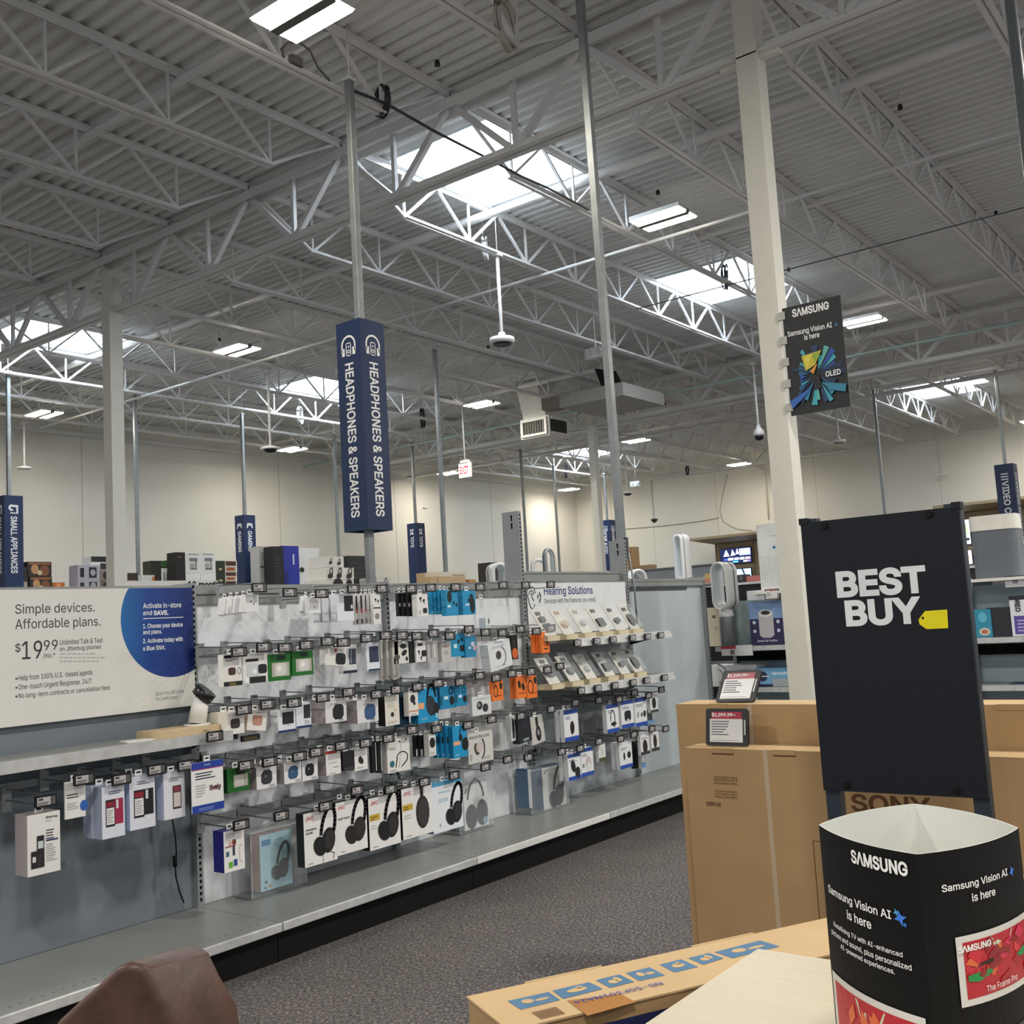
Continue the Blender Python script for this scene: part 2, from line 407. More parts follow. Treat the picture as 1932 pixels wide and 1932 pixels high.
# ------------------------------------------------------------------ bridging, conduits and pipes (run along y)
def pipe(name,label,cat,pts,r,m,group=None,n=8):
    return tag(MB().tube(pts,r,m,n).build(name,org=V(pts[0])),label,cat,group)
for i,(x,z,r,m,lab) in enumerate(((9.75,6.24,.055,m_steel,'white sprinkler pipe crossing below the deck past the near skylight'),
    (12.6,6.3,.03,m_steel,'thin white conduit crossing below the deck right of the near skylight'),
    (13.3,5.80,.010,M('#77797b',.5,.4),'dark conduit under the joists beyond the near skylight'),
    (17.6,6.24,.05,m_steel,'white sprinkler pipe crossing below the deck past the second skylight'),
    (5.45,6.30,.04,m_steel,'white conduit crossing the deck left of the near girder'),
    (1.9,6.28,.05,m_steel,'white sprinkler pipe on the deck at the upper left'),
    (11.0,5.80,.022,m_steel,'thin white conduit slung under the joists by the second lamp'),
    (24.4,6.2,.05,m_steel,'white sprinkler pipe crossing before the right hand skylight'),
    (18.9,5.78,.03,M('#b7cfc9',.4,.3),'pale green pipe slung under the joists ahead of the air unit'),
    (20.9,5.76,.05,m_steel,'white pipe slung under the joists past the far girder'),
    (23.0,5.77,.045,m_steel,'white pipe slung under the joists before the right hand skylight'))):
    pipe('ceiling_pipe',lab,'pipe',[(x,-3,z),(x,YW-.2 if r>.012 else 7.6,z)],r,m,'pipes under the roof deck')
for i,(px,py) in enumerate(((414,640),(825,118),(921,654),(1241,362),(1255,762),(1488,508),(1698,201),(1879,401))):
    q=onZ(px,py,6.28)
    o=empty('sprinkler_head',q,'small dark sprinkler head under the roof deck, %s from the left'%ORD[i],'sprinkler','sprinkler heads')
    MB().cyl(q+V((0,0,.02)),q+V((0,0,.14)),.012,m_steel).build('nipple',o)
    MB().cyl(q+V((0,0,-.03)),q+V((0,0,.02)),.028,M('#2c2826',.5,.3),10,.02).build('deflector',o)

# ------------------------------------------------------------------ high-bay lamps
m_lamp=EM('#fff6e6',LAMP_E,'lamp_lens'); m_lampw=M('#d9d9d4',.4,name='lamp_housing')
def lamp(x,y,label,z=5.74):
    o=empty('high_bay_lamp',(x,y,z),label,'ceiling lamp','twin-lens high bay lamps')
    for s in (-1,1):
        MB().rbox((x+s*.13-.085,y-.31,z),(x+s*.13+.085,y+.31,z+.012),.012,m_lamp,2,2).build('lens',o)
        MB().box((x+s*.13-.092,y-.32,z+.012),(x+s*.13+.092,y+.32,z+.06),m_lampw).build('housing',o)
    b=MB().box((x-.042,y-.31,z-.012),(x+.042,y+.31,z+.05),M('#6d6b66',.5,name='gap_shade_grey')); b.build('dark_gap_bar',o)  # added dark bar stands in for the shaded gap between the lenses
    for s in (-1,1):
        MB().cyl((x,y+s*.22,z+.06),(x,y+s*.22,ZD),.002,m_steel,4).build('hanger_wire',o)
    return o
LP=[(4.9,5.38,'high bay lamp nearest the camera, lit, above the headphones aisle'),(10.33,5.47,'lit high bay lamp right of the near skylight'),(16.6,5.35,'lit high bay lamp half hidden by the black hanging banner'),
 (23.3,5.4,'lit high bay lamp overlapping the right hand skylight'),(30.1,5.5,'lit high bay lamp cut by the right frame edge'),(10.2,12.98,'lit high bay lamp between the cream column and the headphones sign'),
 (16.5,13.2,'lit high bay lamp left of the hanging air unit'),(23.3,13.6,'lit high bay lamp beside the distant cream column'),(30.1,13.95,'lit high bay lamp above the far wall televisions'),
 (10.3,18.95,'lit high bay lamp left of the cream column near the back wall'),(16.8,19.4,'lit high bay lamp beside the white dome camera near the back wall'),(23.3,20.0,'lit high bay lamp behind the exit sign'),(30.1,20.4,'lit high bay lamp near the far wall corner')]
p=None
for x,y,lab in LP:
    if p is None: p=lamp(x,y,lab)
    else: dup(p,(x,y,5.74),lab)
# ================================================================== POLES AND DEPARTMENT SIGNS
def icon(b, kind, P, m):
    # P maps (right, up) in metres to 3-D; icon about .12 wide
    def arc(cx,cy,r0,r1,a0,a1,n=14):
        for k in range(n):
            t0=radians(a0+(a1-a0)*k/n); t1=radians(a0+(a1-a0)*(k+1)/n)
            b.poly([P(cx+r0*cos(t0),cy+r0*sin(t0)),P(cx+r1*cos(t0),cy+r1*sin(t0)),P(cx+r1*cos(t1),cy+r1*sin(t1)),P(cx+r0*cos(t1),cy+r0*sin(t1))],m)
    def rc(x0,y0,x1,y1): b.poly([P(x0,y0),P(x1,y0),P(x1,y1),P(x0,y1)],m)
    if kind=='phones':
        arc(0,.0,.062,.078,0,180); rc(-.078,-.05,-.062,0); rc(.062,-.05,.078,0); rc(-.072,-.08,-.042,-.02); rc(.042,-.08,.072,-.02)
        rc(-.028,-.085,-.02,.02); rc(.02,-.085,.028,.02); rc(-.028,.012,.028,.02); rc(-.028,-.085,.028,-.077); arc(0,-.05,.008,.016,0,360,10); arc(0,-.012,.004,.009,0,360,8)
    elif kind=='pad':
        rc(-.05,-.01,.05,.04); b.poly([P(-.06,.03),P(-.07,-.05),P(-.05,-.055),P(-.03,-.01),P(-.03,.03)],m); b.poly([P(.06,.03),P(.07,-.05),P(.05,-.055),P(.03,-.01),P(.03,.03)],m)
    elif kind=='toy':
        arc(0,.02,.022,.04,0,360); arc(0,-.05,.02,.05,0,180); arc(-.035,.055,0,.016,0,360,8); arc(.035,.055,0,.016,0,360,8)
    elif kind=='audio':
        for s in (-.04,.04):
            arc(s,-.02,.012,.024,0,360,10); arc(s,.03,.006,.012,0,360,8)
            rc(s-.034,-.06,s-.028,.06); rc(s+.028,-.06,s+.034,.06); rc(s-.034,.054,s+.034,.06); rc(s-.034,-.06,s+.034,-.054)
    elif kind=='mixer':
        arc(-.03,.02,.015,.045,60,300,10); rc(-.02,.03,.06,.06); rc(.035,-.05,.06,.03); rc(-.05,-.06,.06,-.045)
    else:
        for k in range(3): rc(-.05,-.045+.04*k,.05,-.03+.04*k)
def dept(x,y,ztop,s0,s1,wd,text,kind,label,pole_label,t0,t1,zbot=1.6):
    o=empty('power_pole',(x,y,zbot),pole_label,'pole','grey power poles')
    MB().rbox((x-.03,y-.03,zbot),(x+.03,y+.03,ztop),.006,m_zinc,2,2).build('shaft',o)
    MB().box((x-.045,y-.045,ztop),(x+.045,y+.045,ztop+.02),m_steel).cyl((x,y,ztop+.02),(x,y,ZD),.008,m_steel,6).build('top_clamp',o)
    if text is None: return
    g=empty('department_sign',(x,y,s0),label,'sign','navy department signs on poles')
    h=wd/2
    b=MB(); b.box((x-h,y-h,s0),(x+h,y-h+.012,s1),m_blue); b.box((x-h,y+h-.012,s0),(x+h,y+h,s1),m_blue)
    b.box((x-h,y-h+.012,s0),(x-h+.012,y+h-.012,s1),m_blue); b.box((x+h-.012,y-h+.012,s0),(x+h,y+h-.012,s1),m_blue)
    b.build('sleeve',g)
    MB().box((x-h+.012,y-h+.012,s0+.02),(x+h-.012,y+h-.012,s0+.03),M('#20242c')).box((x-h+.012,y-h+.012,s1-.03),(x+h-.012,y+h-.012,s1-.02),m_blue).build('end_cap',g)
    lh=wd*.36
    b=MB(); b.text(text,(x-lh/2,y-h-.002,t1),(0,0,-1),(1,0,0),m_lett,w=t1-t0,h=lh,bold=.02)
    b.build('lettering',g); b=MB(); icon(b,kind,lambda r,u_:V((x+r*wd/.26,y-h-.002,(s1-.19*wd/.26)+u_*wd/.26)),m_lett); b.build('department_icon',g)
    b=MB(); b.text(text,(x-h-.002,y+lh/2,t1),(0,0,-1),(0,-1,0),m_lett,w=t1-t0,h=lh,bold=.02)
    b.build('lettering',g); b=MB(); icon(b,kind,lambda r,u_:V((x-h-.002,y-r*wd/.26,(s1-.19*wd/.26)+u_*wd/.26)),m_lett); b.build('department_icon',g)
def zat(px,py,x,y):
    d=ray(px,py); return EYE+d.z*math.hypot(x,y)/math.hypot(d.x,d.y)
def polexy(px,py,z=ZB):
    q=onZ(px,py,z); return q.x,q.y
x,y=5.99,6.03
dept(x,y,ZB+.06,zat(690,1003,x,y),zat(678,612,x,y),.275,'HEADPHONES & SPEAKERS','phones','large navy four-sided sign reading HEADPHONES & SPEAKERS on a pole','power pole that carries the HEADPHONES & SPEAKERS sign',zat(690,978,x,y),zat(690,690,x,y))
x,y=polexy(456,786); s1=zat(462,973,x,y)
dept(x,y,ZB+.05,zat(466,1110,x,y),s1,.29,'GAMING','pad','navy four-sided sign reading GAMING on a pole','power pole that carries the GAMING sign',zat(462,1042,x,y),zat(462,1003,x,y),1.9)
x,y=polexy(777,838); dept(x,y,ZB+.05,zat(790,1101,x,y),zat(784,988,x,y),.31,'TOYS','toy','navy four-sided sign reading TOYS on a pole','power pole that carries the TOYS sign',zat(786,1033,x,y),zat(786,1013,x,y),1.9)
x,y=polexy(1140,897); dept(x,y,ZB+.05,zat(1155,1076,x,y),zat(1146,982,x,y),.38,'HOME AUDIO','audio','navy four-sided sign reading HOME AUDIO on a pole','power pole that carries the HOME AUDIO sign',zat(1150,1045,x,y),zat(1150,1003,x,y),1.9)
x,y=polexy(15,708); dept(x,y,ZB+.05,zat(20,1111,x,y),zat(12,937,x,y),.31,'SMALL APPLIANCES','mixer','navy four-sided sign reading SMALL APPLIANCES at the left edge','power pole that carries the SMALL APPLIANCES sign',zat(20,1083,x,y),zat(20,976,x,y),1.9)
x,y=polexy(1878,704); dept(x,y,ZB+.05,zat(1910,1090,x,y),zat(1897,877,x,y),.36,'VIDEO COMPONENTS','bars','navy four-sided sign reading VIDEO COMPONENTS at the right edge','power pole that carries the VIDEO COMPONENTS sign',zat(1905,1062,x,y),zat(1905,908,x,y),.8)
for px,py,zb_,lab in ((254,750,1.9,'plain power pole just right of the left cream column'),(630,823,1.9,'plain power pole half hidden left of the headphones sign'),(820,665,1.6,'plain power pole between the TOYS sign and the slotted upright'),
    (982,851,1.9,'plain power pole just right of the tall slotted upright'),(1044,882,1.9,'plain power pole behind the arch-shaped bladeless fan'),(1648,740,.8,'plain power pole rising behind the black store-logo panel')):
    x,y=polexy(px,py); dept(x,y,ZB+.05,0,0,0,None,None,None,lab,0,0,zb_)
# the tall pole clamped to the gondola upright, and the one at the top right corner
px_=onY(1171,1000,4.0).x; r_=.026; pt_=onY(1094,4,4.0).x
o=empty('power_pole',(px_,4.0,1.70),'tall grey power pole clamped to the upright beside the Hearing Solutions header','pole','grey power poles')
MB().hexa([(px_-r_,4.0-r_,1.86),(px_+r_,4.0-r_,1.86),(px_+r_,4.0+r_,1.86),(px_-r_,4.0+r_,1.86),(pt_-r_,4.0-r_,ZD-.03),(pt_+r_,4.0-r_,ZD-.03),(pt_+r_,4.0+r_,ZD-.03),(pt_-r_,4.0+r_,ZD-.03)],m_zinc).build('shaft',o)
b=MB()
for s_ in (px_-r_-.008,px_+r_+.002): b.prism([(s_,3.962,1.70),(s_,3.985,1.70),(s_,4.03,1.86),(s_,3.962,1.86)],[(s_+.006,3.962,1.70),(s_+.006,3.985,1.70),(s_+.006,4.03,1.86),(s_+.006,3.962,1.86)],m_zinc)
b.build('clamp_bracket',o)
MB().tube([(px_+.04,3.99,1.86),(px_+.05,3.97,1.7),(px_+.045,3.945,1.5),(px_+.04,3.94,1.2)],.008,m_wire).build('conduit',o)
q=onZ(1908,20,6.2); x,y=5.2,5.2*q.y/q.x
x,y=4.0,4.0*q.y/q.x
o=empty('power_pole',(x,y,0),'dark power pole at the top right corner of the view','pole','grey power poles')
MB().rbox((x-.018,y-.018,2.62),(x+.018,y+.018,ZD-.03),.005,M('#54595b',.3,.6),2,2).build('shaft',o)

# ================================================================== MAIN GONDOLA RUN (headphones)
UX=[.39,1.61,2.83,4.05,5.27,6.52,7.71]
DZ=.155
g=empty('headphone_gondola',(4.0,4.0,0),'long double-sided grey steel gondola holding headphones and phones','store fixture')
def slots(b,x,y,z0,z1,dz=.0254):
    z=z0
    while z<z1: b.box((x-.005,y-.0015,z),(x+.005,y+.0005,z+.014),m_slot); z+=dz
pm=[m_panel,M('#767e84',.42,var=.03,scale=2.2),m_panelw,m_panelw,M('#a4aaad',.4,var=.03,scale=2.2),M('#b9c2c5',.4,var=.05,scale=2)]  # same panel paint; shade under the shelves is put into the darker bay colours
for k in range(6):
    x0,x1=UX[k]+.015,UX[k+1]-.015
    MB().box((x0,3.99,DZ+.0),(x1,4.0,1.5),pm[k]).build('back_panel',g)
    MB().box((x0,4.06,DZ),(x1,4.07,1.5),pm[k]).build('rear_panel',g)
    b=MB().box((x0,3.965,1.5),(x1,4.09,1.54),m_deck); 
    if k in (1,2,3): b.box((x0,3.975,1.455),(x1,3.989,1.495),m_deck)
    if k==5: b.box((x0,3.96,1.535),(x1,4.09,1.555),m_deck); b.box((x0+.02,3.98,1.47),(x1-.25,3.988,1.49),M('#3c4042'))
    b.build('top_rail',g)
    d=MB().box((x0-.013,3.44,DZ-.03),(x1+.013,3.985,DZ),m_deck); 
    for q in range(30): d.box((x0+.06+q*.037,3.50,DZ),(x0+.068+q*.037,3.503,DZ+.0006),m_slot)
    d=d.build('base_deck',g)
    MB().rbox((x0-.011,3.428,DZ-.034),(x1+.011,3.44,DZ+.002),.004,m_lip if k!=3 else M('#dcdcd8',.4),0,2).build('edge_strip',d)
    MB().box((x0-.013,3.462,.0),(x1+.013,3.474,DZ-.032),m_black).build('kick_plate',g)
    MB().box((x0-.013,4.08,DZ-.03),(x1+.013,4.6,DZ),m_deck).build('rear_deck',g)
    MB().box((x0-.013,4.56,0),(x1+.013,4.575,DZ-.03),m_black).build('rear_kick_plate',g)
for k,x in enumerate(UX):
    z1={4:1.99,5:1.84,6:1.57}.get(k,1.55)
    b=MB().box((x-.015,3.96,.02),(x+.015,4.09,z1),m_upr); slots(b,x,3.96,.18,z1-.02)
    if k in (4,5,6):
        for zz in (z1-.06,z1-.11): b.box((x-.0165,4.01,zz),(x-.0149,4.02,zz+.03),m_slot); b.cyl((x-.0165,4.015,zz+.03),(x-.0149,4.015,zz+.03),.008,m_slot,8)
    b.build('upright',g)
b=MB().box((5.29,4.0,1.545),(6.475,4.03,1.61),m_deck); b.box((5.29,3.998,1.592),(6.475,4.0,1.597),M('#50585a')); b.build('raised_top_rail',g)
RZ={1:[.80],2:[1.52,1.252,.997,.78,.522],3:[1.52,1.257,.997,.77,.53],4:[.765,.495]}
for k in (1,2,3,4):
    x0,x1=UX[k]+.01,UX[k+1]-.01
    for z in RZ[k]:
        if z>1.5: continue
        b=MB().box((x0,3.932,z-.016),(x1,3.955,z+.012),m_rail); b.box((x0,3.945,z-.022),(x0+.03,3.962,z+.03),m_rail); b.box((x1-.03,3.945,z-.022),(x1,3.962,z+.03),m_rail)
        b.build('hook_bar',g)

# ------------------------------------------------------------------ flat printing placed on a Y plane from photograph measurements
def tx(b,T,x0,yt,x1,yb,Y,m,bold=0):
    o=onY(x0,yb,Y); h=onY(x0,yt,Y).z-o.z; w_=onY(x1,yb,Y).x-o.x
    b.text(T,o,(1,0,0),(0,0,1),m,w=w_,h=h,bold=bold)
m_ink1=M('#3a3d42',.5,name='dark_print'); m_ink2=M('#8d8f90',.5,name='grey_print'); m_board=M('#e2e0d8',.45,var=.02,name='sign_board')
s=empty('phone_plan_sign',(2.2,3.96,1.0),'white header board about simple devices and affordable plans with blue circle','sign')
MB().box((1.61,3.958,1.014),(2.826,3.966,1.53),m_board).build('board',s)
m_grad=bpy.data.materials.new('printed_blue'); m_grad.use_nodes=True
nt=m_grad.node_tree; tc=nt.nodes.new('ShaderNodeTexCoord'); sp=nt.nodes.new('ShaderNodeSeparateXYZ'); rp=nt.nodes.new('ShaderNodeValToRGB'); mr=nt.nodes.new('ShaderNodeMapRange')
mr.inputs['From Min'].default_value=.26; mr.inputs['From Max'].default_value=.62; nt.links.new(tc.outputs['Object'],sp.inputs[0]); nt.links.new(sp.outputs['X'],mr.inputs['Value']); nt.links.new(mr.outputs[0],rp.inputs[0])
rp.color_ramp.elements[0].color=(lin(30),lin(108),lin(172),1); rp.color_ramp.elements[1].color=(lin(14),lin(34),lin(100),1); e=rp.color_ramp.elements.new(.4); e.color=(lin(20),lin(62),lin(140),1)
nt.links.new(rp.outputs[0],nt.nodes['Principled BSDF'].inputs['Base Color']); nt.nodes['Principled BSDF'].inputs['Roughness'].default_value=.4
c=onY(325,1167,3.957); R_=c.x-onY(228,1167,3.957).x
pts=[]
for k in range(120):
    t=2*pi*k/120; X=c.x+R_*cos(t); Z=c.z+R_*1.02*sin(t)
    pts.append((min(X,2.826),3.9575,min(Z,1.53)))
MB().poly(pts,m_grad).build('blue_circle',s)
b=MB(); Y=3.9572
tx(b,'Simple devices.',29,1140,179,1163,Y,m_ink1); tx(b,'Affordable plans.',29,1168,190,1192,Y,m_ink1)
b.build('headline_text',s); b=MB()
tx(b,'$',29,1213,39,1232,Y,M('#20222a')); tx(b,'19',42,1210,80,1244,Y,M('#20222a')); tx(b,'99',83,1208,109,1227,Y,M('#20222a')); tx(b,'/mo.*',82,1232,104,1243,Y,m_ink1)
tx(b,'Unlimited Talk & Text',113,1207,194,1217,Y,m_ink1); tx(b,'on Jitterbug phones',113,1220,191,1231,Y,m_ink1)
for yy,xe in ((1235,186),(1242,198),(1249,186)):
    x_=113
    while x_<xe-4:
        wl=random.choice((5,8,11,7)); a=onY(x_,yy,Y); q=onY(min(x_+wl,xe),yy-(wl*.12),Y); b.poly([(a.x,Y,a.z),(q.x,Y,a.z),(q.x,Y,a.z+.005),(a.x,Y,a.z+.005)],M('#b9b8b2',.5)); x_+=wl+2.5
b.build('price_text',s); b=MB()
for T,yt,yb,xe in (('Help from 100% U.S.-based agents',1274,1287,175),('One-touch Urgent Response, 24/7',1291,1304,173),('No long-term contracts or cancellation fees',1308,1320,208)):
    tx(b,T,35,yt,xe,yb,Y,m_ink1); q=onY(31,(yt+yb)/2,Y); b.poly([q+V((.004*cos(t*pi/4),0,.004*sin(t*pi/4))) for t in range(8)],m_ink1)
b.build('bullet_text',s); b=MB()
tx(b,'Scan the QR code',294,1305,347,1313,Y,m_ink2); tx(b,'for Lively plans.',294,1315,338,1324,Y,m_ink2)
b.build('footnote_text',s)
b=MB(); Y=3.9568
tx(b,'Activate in-store',270,1138,342,1148,Y,m_lett,.01); tx(b,'and',270,1152,287,1161,Y,m_lett,.01); tx(b,'SAVE.',290,1152,318,1161,Y,m_lett,.03)
a=onY(270,1168,Y); q=onY(346,1168,Y); b.poly([(a.x,Y,a.z),(q.x,Y,a.z),(q.x,Y,a.z+.003),(a.x,Y,a.z+.003)],m_lett)
tx(b,'1. Choose your device',270,1177,345,1188,Y,m_lett,.015); tx(b,'and plans.',270,1189,306,1199,Y,m_lett,.015)
tx(b,'2. Activate today with',270,1205,345,1216,Y,m_lett,.015); tx(b,'a Blue Shirt.',270,1219,312,1228,Y,m_lett,.015)
b.build('white_text',s)
# hearing header
s=empty('hearing_header',(5.9,3.96,1.2),'white header board reading Hearing Solutions with an ear drawing','sign')
MB().box((5.29,3.952,1.2),(6.474,3.958,1.532),M('#e3e4e4',.4)).build('board',s)
b=MB(); Y=3.9512; m_hb=M('#1d2c78',.5,name='navy_print')
tx(b,'Hearing Solutions',1027,1107,1119,1127,Y,m_hb,.012); tx(b,'Devices with the features you need.',1028,1129,1125,1141,Y,m_ink1)
b.build('printed_text',s)
def P4(px,py): q=onY(940+px*.20704,1080+py*.20704,3.951); return q
b=MB()
for pts in ([(262,195),(265,160),(285,135),(310,130),(330,150),(336,190)],[(265,200),(275,240),(285,290),(300,325),(318,328),(330,310),(333,290)],[(278,205),(280,180),(295,165),(312,170),(322,190),(318,210)],[(290,200),(296,190),(306,195),(304,215),(312,240),(326,258)]):
    b.tube([P4(*p) for p in pts],.0032,m_ink1,6)
b.tube([P4(*p) for p in ((358,205),(363,220),(360,240))],.005,m_ink1,6); b.tube([P4(*p) for p in ((373,182),(385,215),(384,245),(376,272))],.005,m_ink1,6)
b.build('ear_drawing',s)
# bay shelf with phone plan leaflet and display stand
o=empty('grey_shelf',(2.2,3.96,.9),'grey steel shelf under the phone plan header board','shelf')
MB().box((1.625,3.70,.895),(2.815,3.955,.912),m_deck).build('shelf_plate',o)
MB().box((1.625,3.688,.872),(2.815,3.70,.914),m_lip).build('price_channel',o)
for xx in (1.635,2.80): MB().prism([(xx,3.955,.832),(xx,3.955,.895),(xx,3.74,.895)],[(xx+.012,3.955,.832),(xx+.012,3.955,.895),(xx+.012,3.74,.895)],m_black).build('bracket',o)
q=onY(362,1384,3.72); q.y=3.80
t=tag(MB().box((q.x-.15,q.y-.08,.9125),(q.x+.14,q.y+.08,.942),M('#cdb791',.6)).build('display_plinth',org=q),'cream display plinth at the right end of the grey shelf','plinth')
s=empty('phone_display_stand',(q.x+.0,q.y,.942),'white round display stand with a black tilted top on a cream plinth','display stand')
xs=onY(372,1366,3.80).x
MB().cyl((xs,q.y,.942),(xs,q.y,.949),.055,M('#e8e6e0'),20).build('foot',s)
MB().cyl((xs,q.y,.949),(xs+.022,q.y,1.055),.038,M('#e4e1da',.5),20,.034).build('stem',s)
MB().cyl((xs+.022,q.y,1.055),(xs+.04,q.y-.02,1.085),.046,M('#151516',.3),20,.046).build('black_top',s)
q=onY(285,1390,3.76); q.y=3.78
tag(MB().hexa([(q.x-.11,q.y-.03,.9125),(q.x+.10,q.y-.05,.9125),(q.x+.12,q.y+.05,.9125),(q.x-.09,q.y+.06,.9125),(q.x-.11,q.y-.03,.917),(q.x+.10,q.y-.05,.917),(q.x+.12,q.y+.05,.917),(q.x-.09,q.y+.06,.917)],M('#e6e5df')).build('leaflet',org=q),'white folded leaflet lying on the grey shelf','leaflet')
# ================================================================== HOOKS WITH ELECTRONIC SHELF TAGS
def hook_at(q,label,group,proto=[None],tilt=0):
    if proto[0] is None:
        x,y,z=q
        o=empty('peg_hook',q,label,'peg hook',group)
        b=MB().tube([(x-.004,y+.270,z+.028),(x-.004,y+.03,z+.022),(x-.004,y+.004,z+.010)],.0028,m_wire,5); b.build('tag_wire',o)
        b=MB().tube([(x-.004,y+.270,z-.012),(x-.004,y+.05,z-.016),(x-.004,y+.02,z-.010)],.0032,m_wire,5); b.build('product_wire',o)
        MB().box((x-.022,y+.268,z-.055),(x+.014,y+.2745,z+.036),m_rail).build('mounting_plate',o)
        t=MB().rbox((x-.040,y-.004,z-.021),(x+.040,y+.004,z+.021),.004,m_tagf,1,2).build('price_tag',o)
        b=MB(); b.box((x-.033,y-.0052,z-.0140),(x+.016,y-.004,z+.0140),m_tags); b.box((x+.018,y-.0052,z-.0140),(x+.034,y-.004,z+.0140),M('#5a5857',.4))
        yy=y-.0058
        def bar(x0,z0,x1,z1,m): b.poly([(x+x0,yy,z+z0),(x+x1,yy,z+z0),(x+x1,yy,z+z1),(x+x0,yy,z+z1)],m)
        bar(-.028,.004,-.012,.011,m_tagt); bar(-.030,-.006,.010,-.003,m_tagt); bar(-.030,-.012,.004,-.0095,m_tagt)
        b.build('tag_display',t); proto[0]=o; return o
    c=dup(proto[0],q,label,group)
    for ch in c.children:
        if ch.name.startswith('price_tag'): ch.rotation_euler=(0,0,0)
    return c
HK=[]   # (group, rail words, [pixel centres])
HK.append(('hooks under the grey shelf','below the grey shelf in the phone bay',[(86,1511),(158,1470),(229,1470),(295,1452),(351,1444)]))
HK.append(('top hook row, bay beside the phone board','on the top row beside the phone plan board',[(489,1109),(547,1118),(607,1120),(667,1111),(721,1111)]))
HK.append(('second hook row, bay beside the phone board','on the second row beside the phone plan board',[(451,1230),(498,1221),(538,1222),(578,1217),(618,1210),(648,1212),(692,1204)]))
HK.append(('third hook row, bay beside the phone board','on the third row beside the phone plan board',[(405,1389),(460,1339),(505,1329),(555,1326),(609,1316),(658,1306),(711,1310)]))
HK.append(('fourth hook row, bay beside the phone board','on the fourth row beside the phone plan board',[(464,1444),(509,1437),(565,1427),(597,1419),(644,1407),(690,1402)]))
HK.append(('bottom hook row, bay beside the phone board','on the bottom row above the boxed headphones',[(455,1556),(531,1539),(614,1521),(674,1491)]))
HK.append(('top hook row, bay of teal packs','on the top row of the bay with teal packs',[(776,1111),(813,1109),(860,1108),(906,1108),(949,1104),(992,1104),(1039,1103)]))
HK.append(('second hook row, bay of teal packs','on the second row of the bay with teal packs',[(728,1199),(759,1199),(787,1200),(818,1195),(849,1200),(885,1187),(916,1193),(948,1194),(982,1187),(1012,1191),(1040,1185)]))
HK.append(('third hook row, bay of teal packs','on the third row of the bay with teal packs',[(748,1301),(788,1296),(827,1289),(868,1287),(905,1275),(936,1279),(966,1271),(1002,1267),(1033,1264),(1057,1257)]))
HK.append(('fourth hook row, bay of teal packs','on the fourth row of the bay with teal packs',[(733,1393),(778,1377),(824,1375),(883,1368),(928,1357),(983,1351),(1040,1338)]))
HK.append(('bottom hook row, bay of teal packs','on the bottom row of the bay with teal packs',[(737,1489),(801,1475),(857,1463),(916,1447),(958,1433),(997,1429),(1060,1418)]))
HK.append(('upper hook row under the hearing shelves','on the upper row under the hearing shelves',[(1086,1326),(1130,1321),(1168,1319),(1197,1307),(1224,1312),(1248,1301)]))
HK.append(('lower hook row under the hearing shelves','on the lower row under the hearing shelves',[(1095,1412),(1130,1399),(1171,1394),(1196,1386),(1230,1375),(1256,1375)]))
for grp,where,pts in HK:
    for i,(px,py) in enumerate(pts):
        hook_at(onY(px,py,3.655),'%s tagged peg hook from left %s'%(ORD[i],where),grp)

def case_y(px0,px1,py1): return onZ((px0+px1)/2,py1,DZ+.001).y
def clear_case(px0,py0,px1,py1,dep,label):
    Y=case_y(px0,px1,py1); a=onY(px0,py1,Y); c=onY(px1,py0,Y); x0,x1,z0,z1=a.x,c.x,DZ+.001,c.z
    o=empty('security_case',((x0+x1)/2,Y,z0),label,'security case','clear security cases'); m=CLEAR(alpha=.10)
    b=MB(); b.box((x0,Y,z0+.006),(x1,Y+.003,z1),m); b.box((x0,Y+dep,z0+.006),(x1,Y+dep+.003,z1),m); b.box((x0,Y+.003,z0+.006),(x0+.003,Y+dep,z1),m); b.box((x1-.003,Y+.003,z0+.006),(x1,Y+dep,z1),m); b.build('clear_shell',o)
    b=MB(); me_=CLEAR('#dfe6e6',.45)
    for xx in (x0,x1):
        for yy in (Y,Y+dep): b.box((xx-.0015,yy-.001,z0+.006),(xx+.0015,yy+.002,z1),me_)
    for yy in (Y,Y+dep): b.box((x0,yy-.001,z1-.003),(x1,yy+.002,z1),me_)
    b.build('shell_edges',o)
    MB().rbox((x0-.002,Y-.002,z0),(x1+.002,Y+dep+.004,z0+.006),.004,CLEAR('#8d9698',.5),2,2).build('base_tray',o)
    MB().box((x0+.02,Y+dep*.3,z1-.012),(x1-.02,Y+dep*.7,z1),CLEAR('#c9d0d0',.35)).build('lock_bar',o)
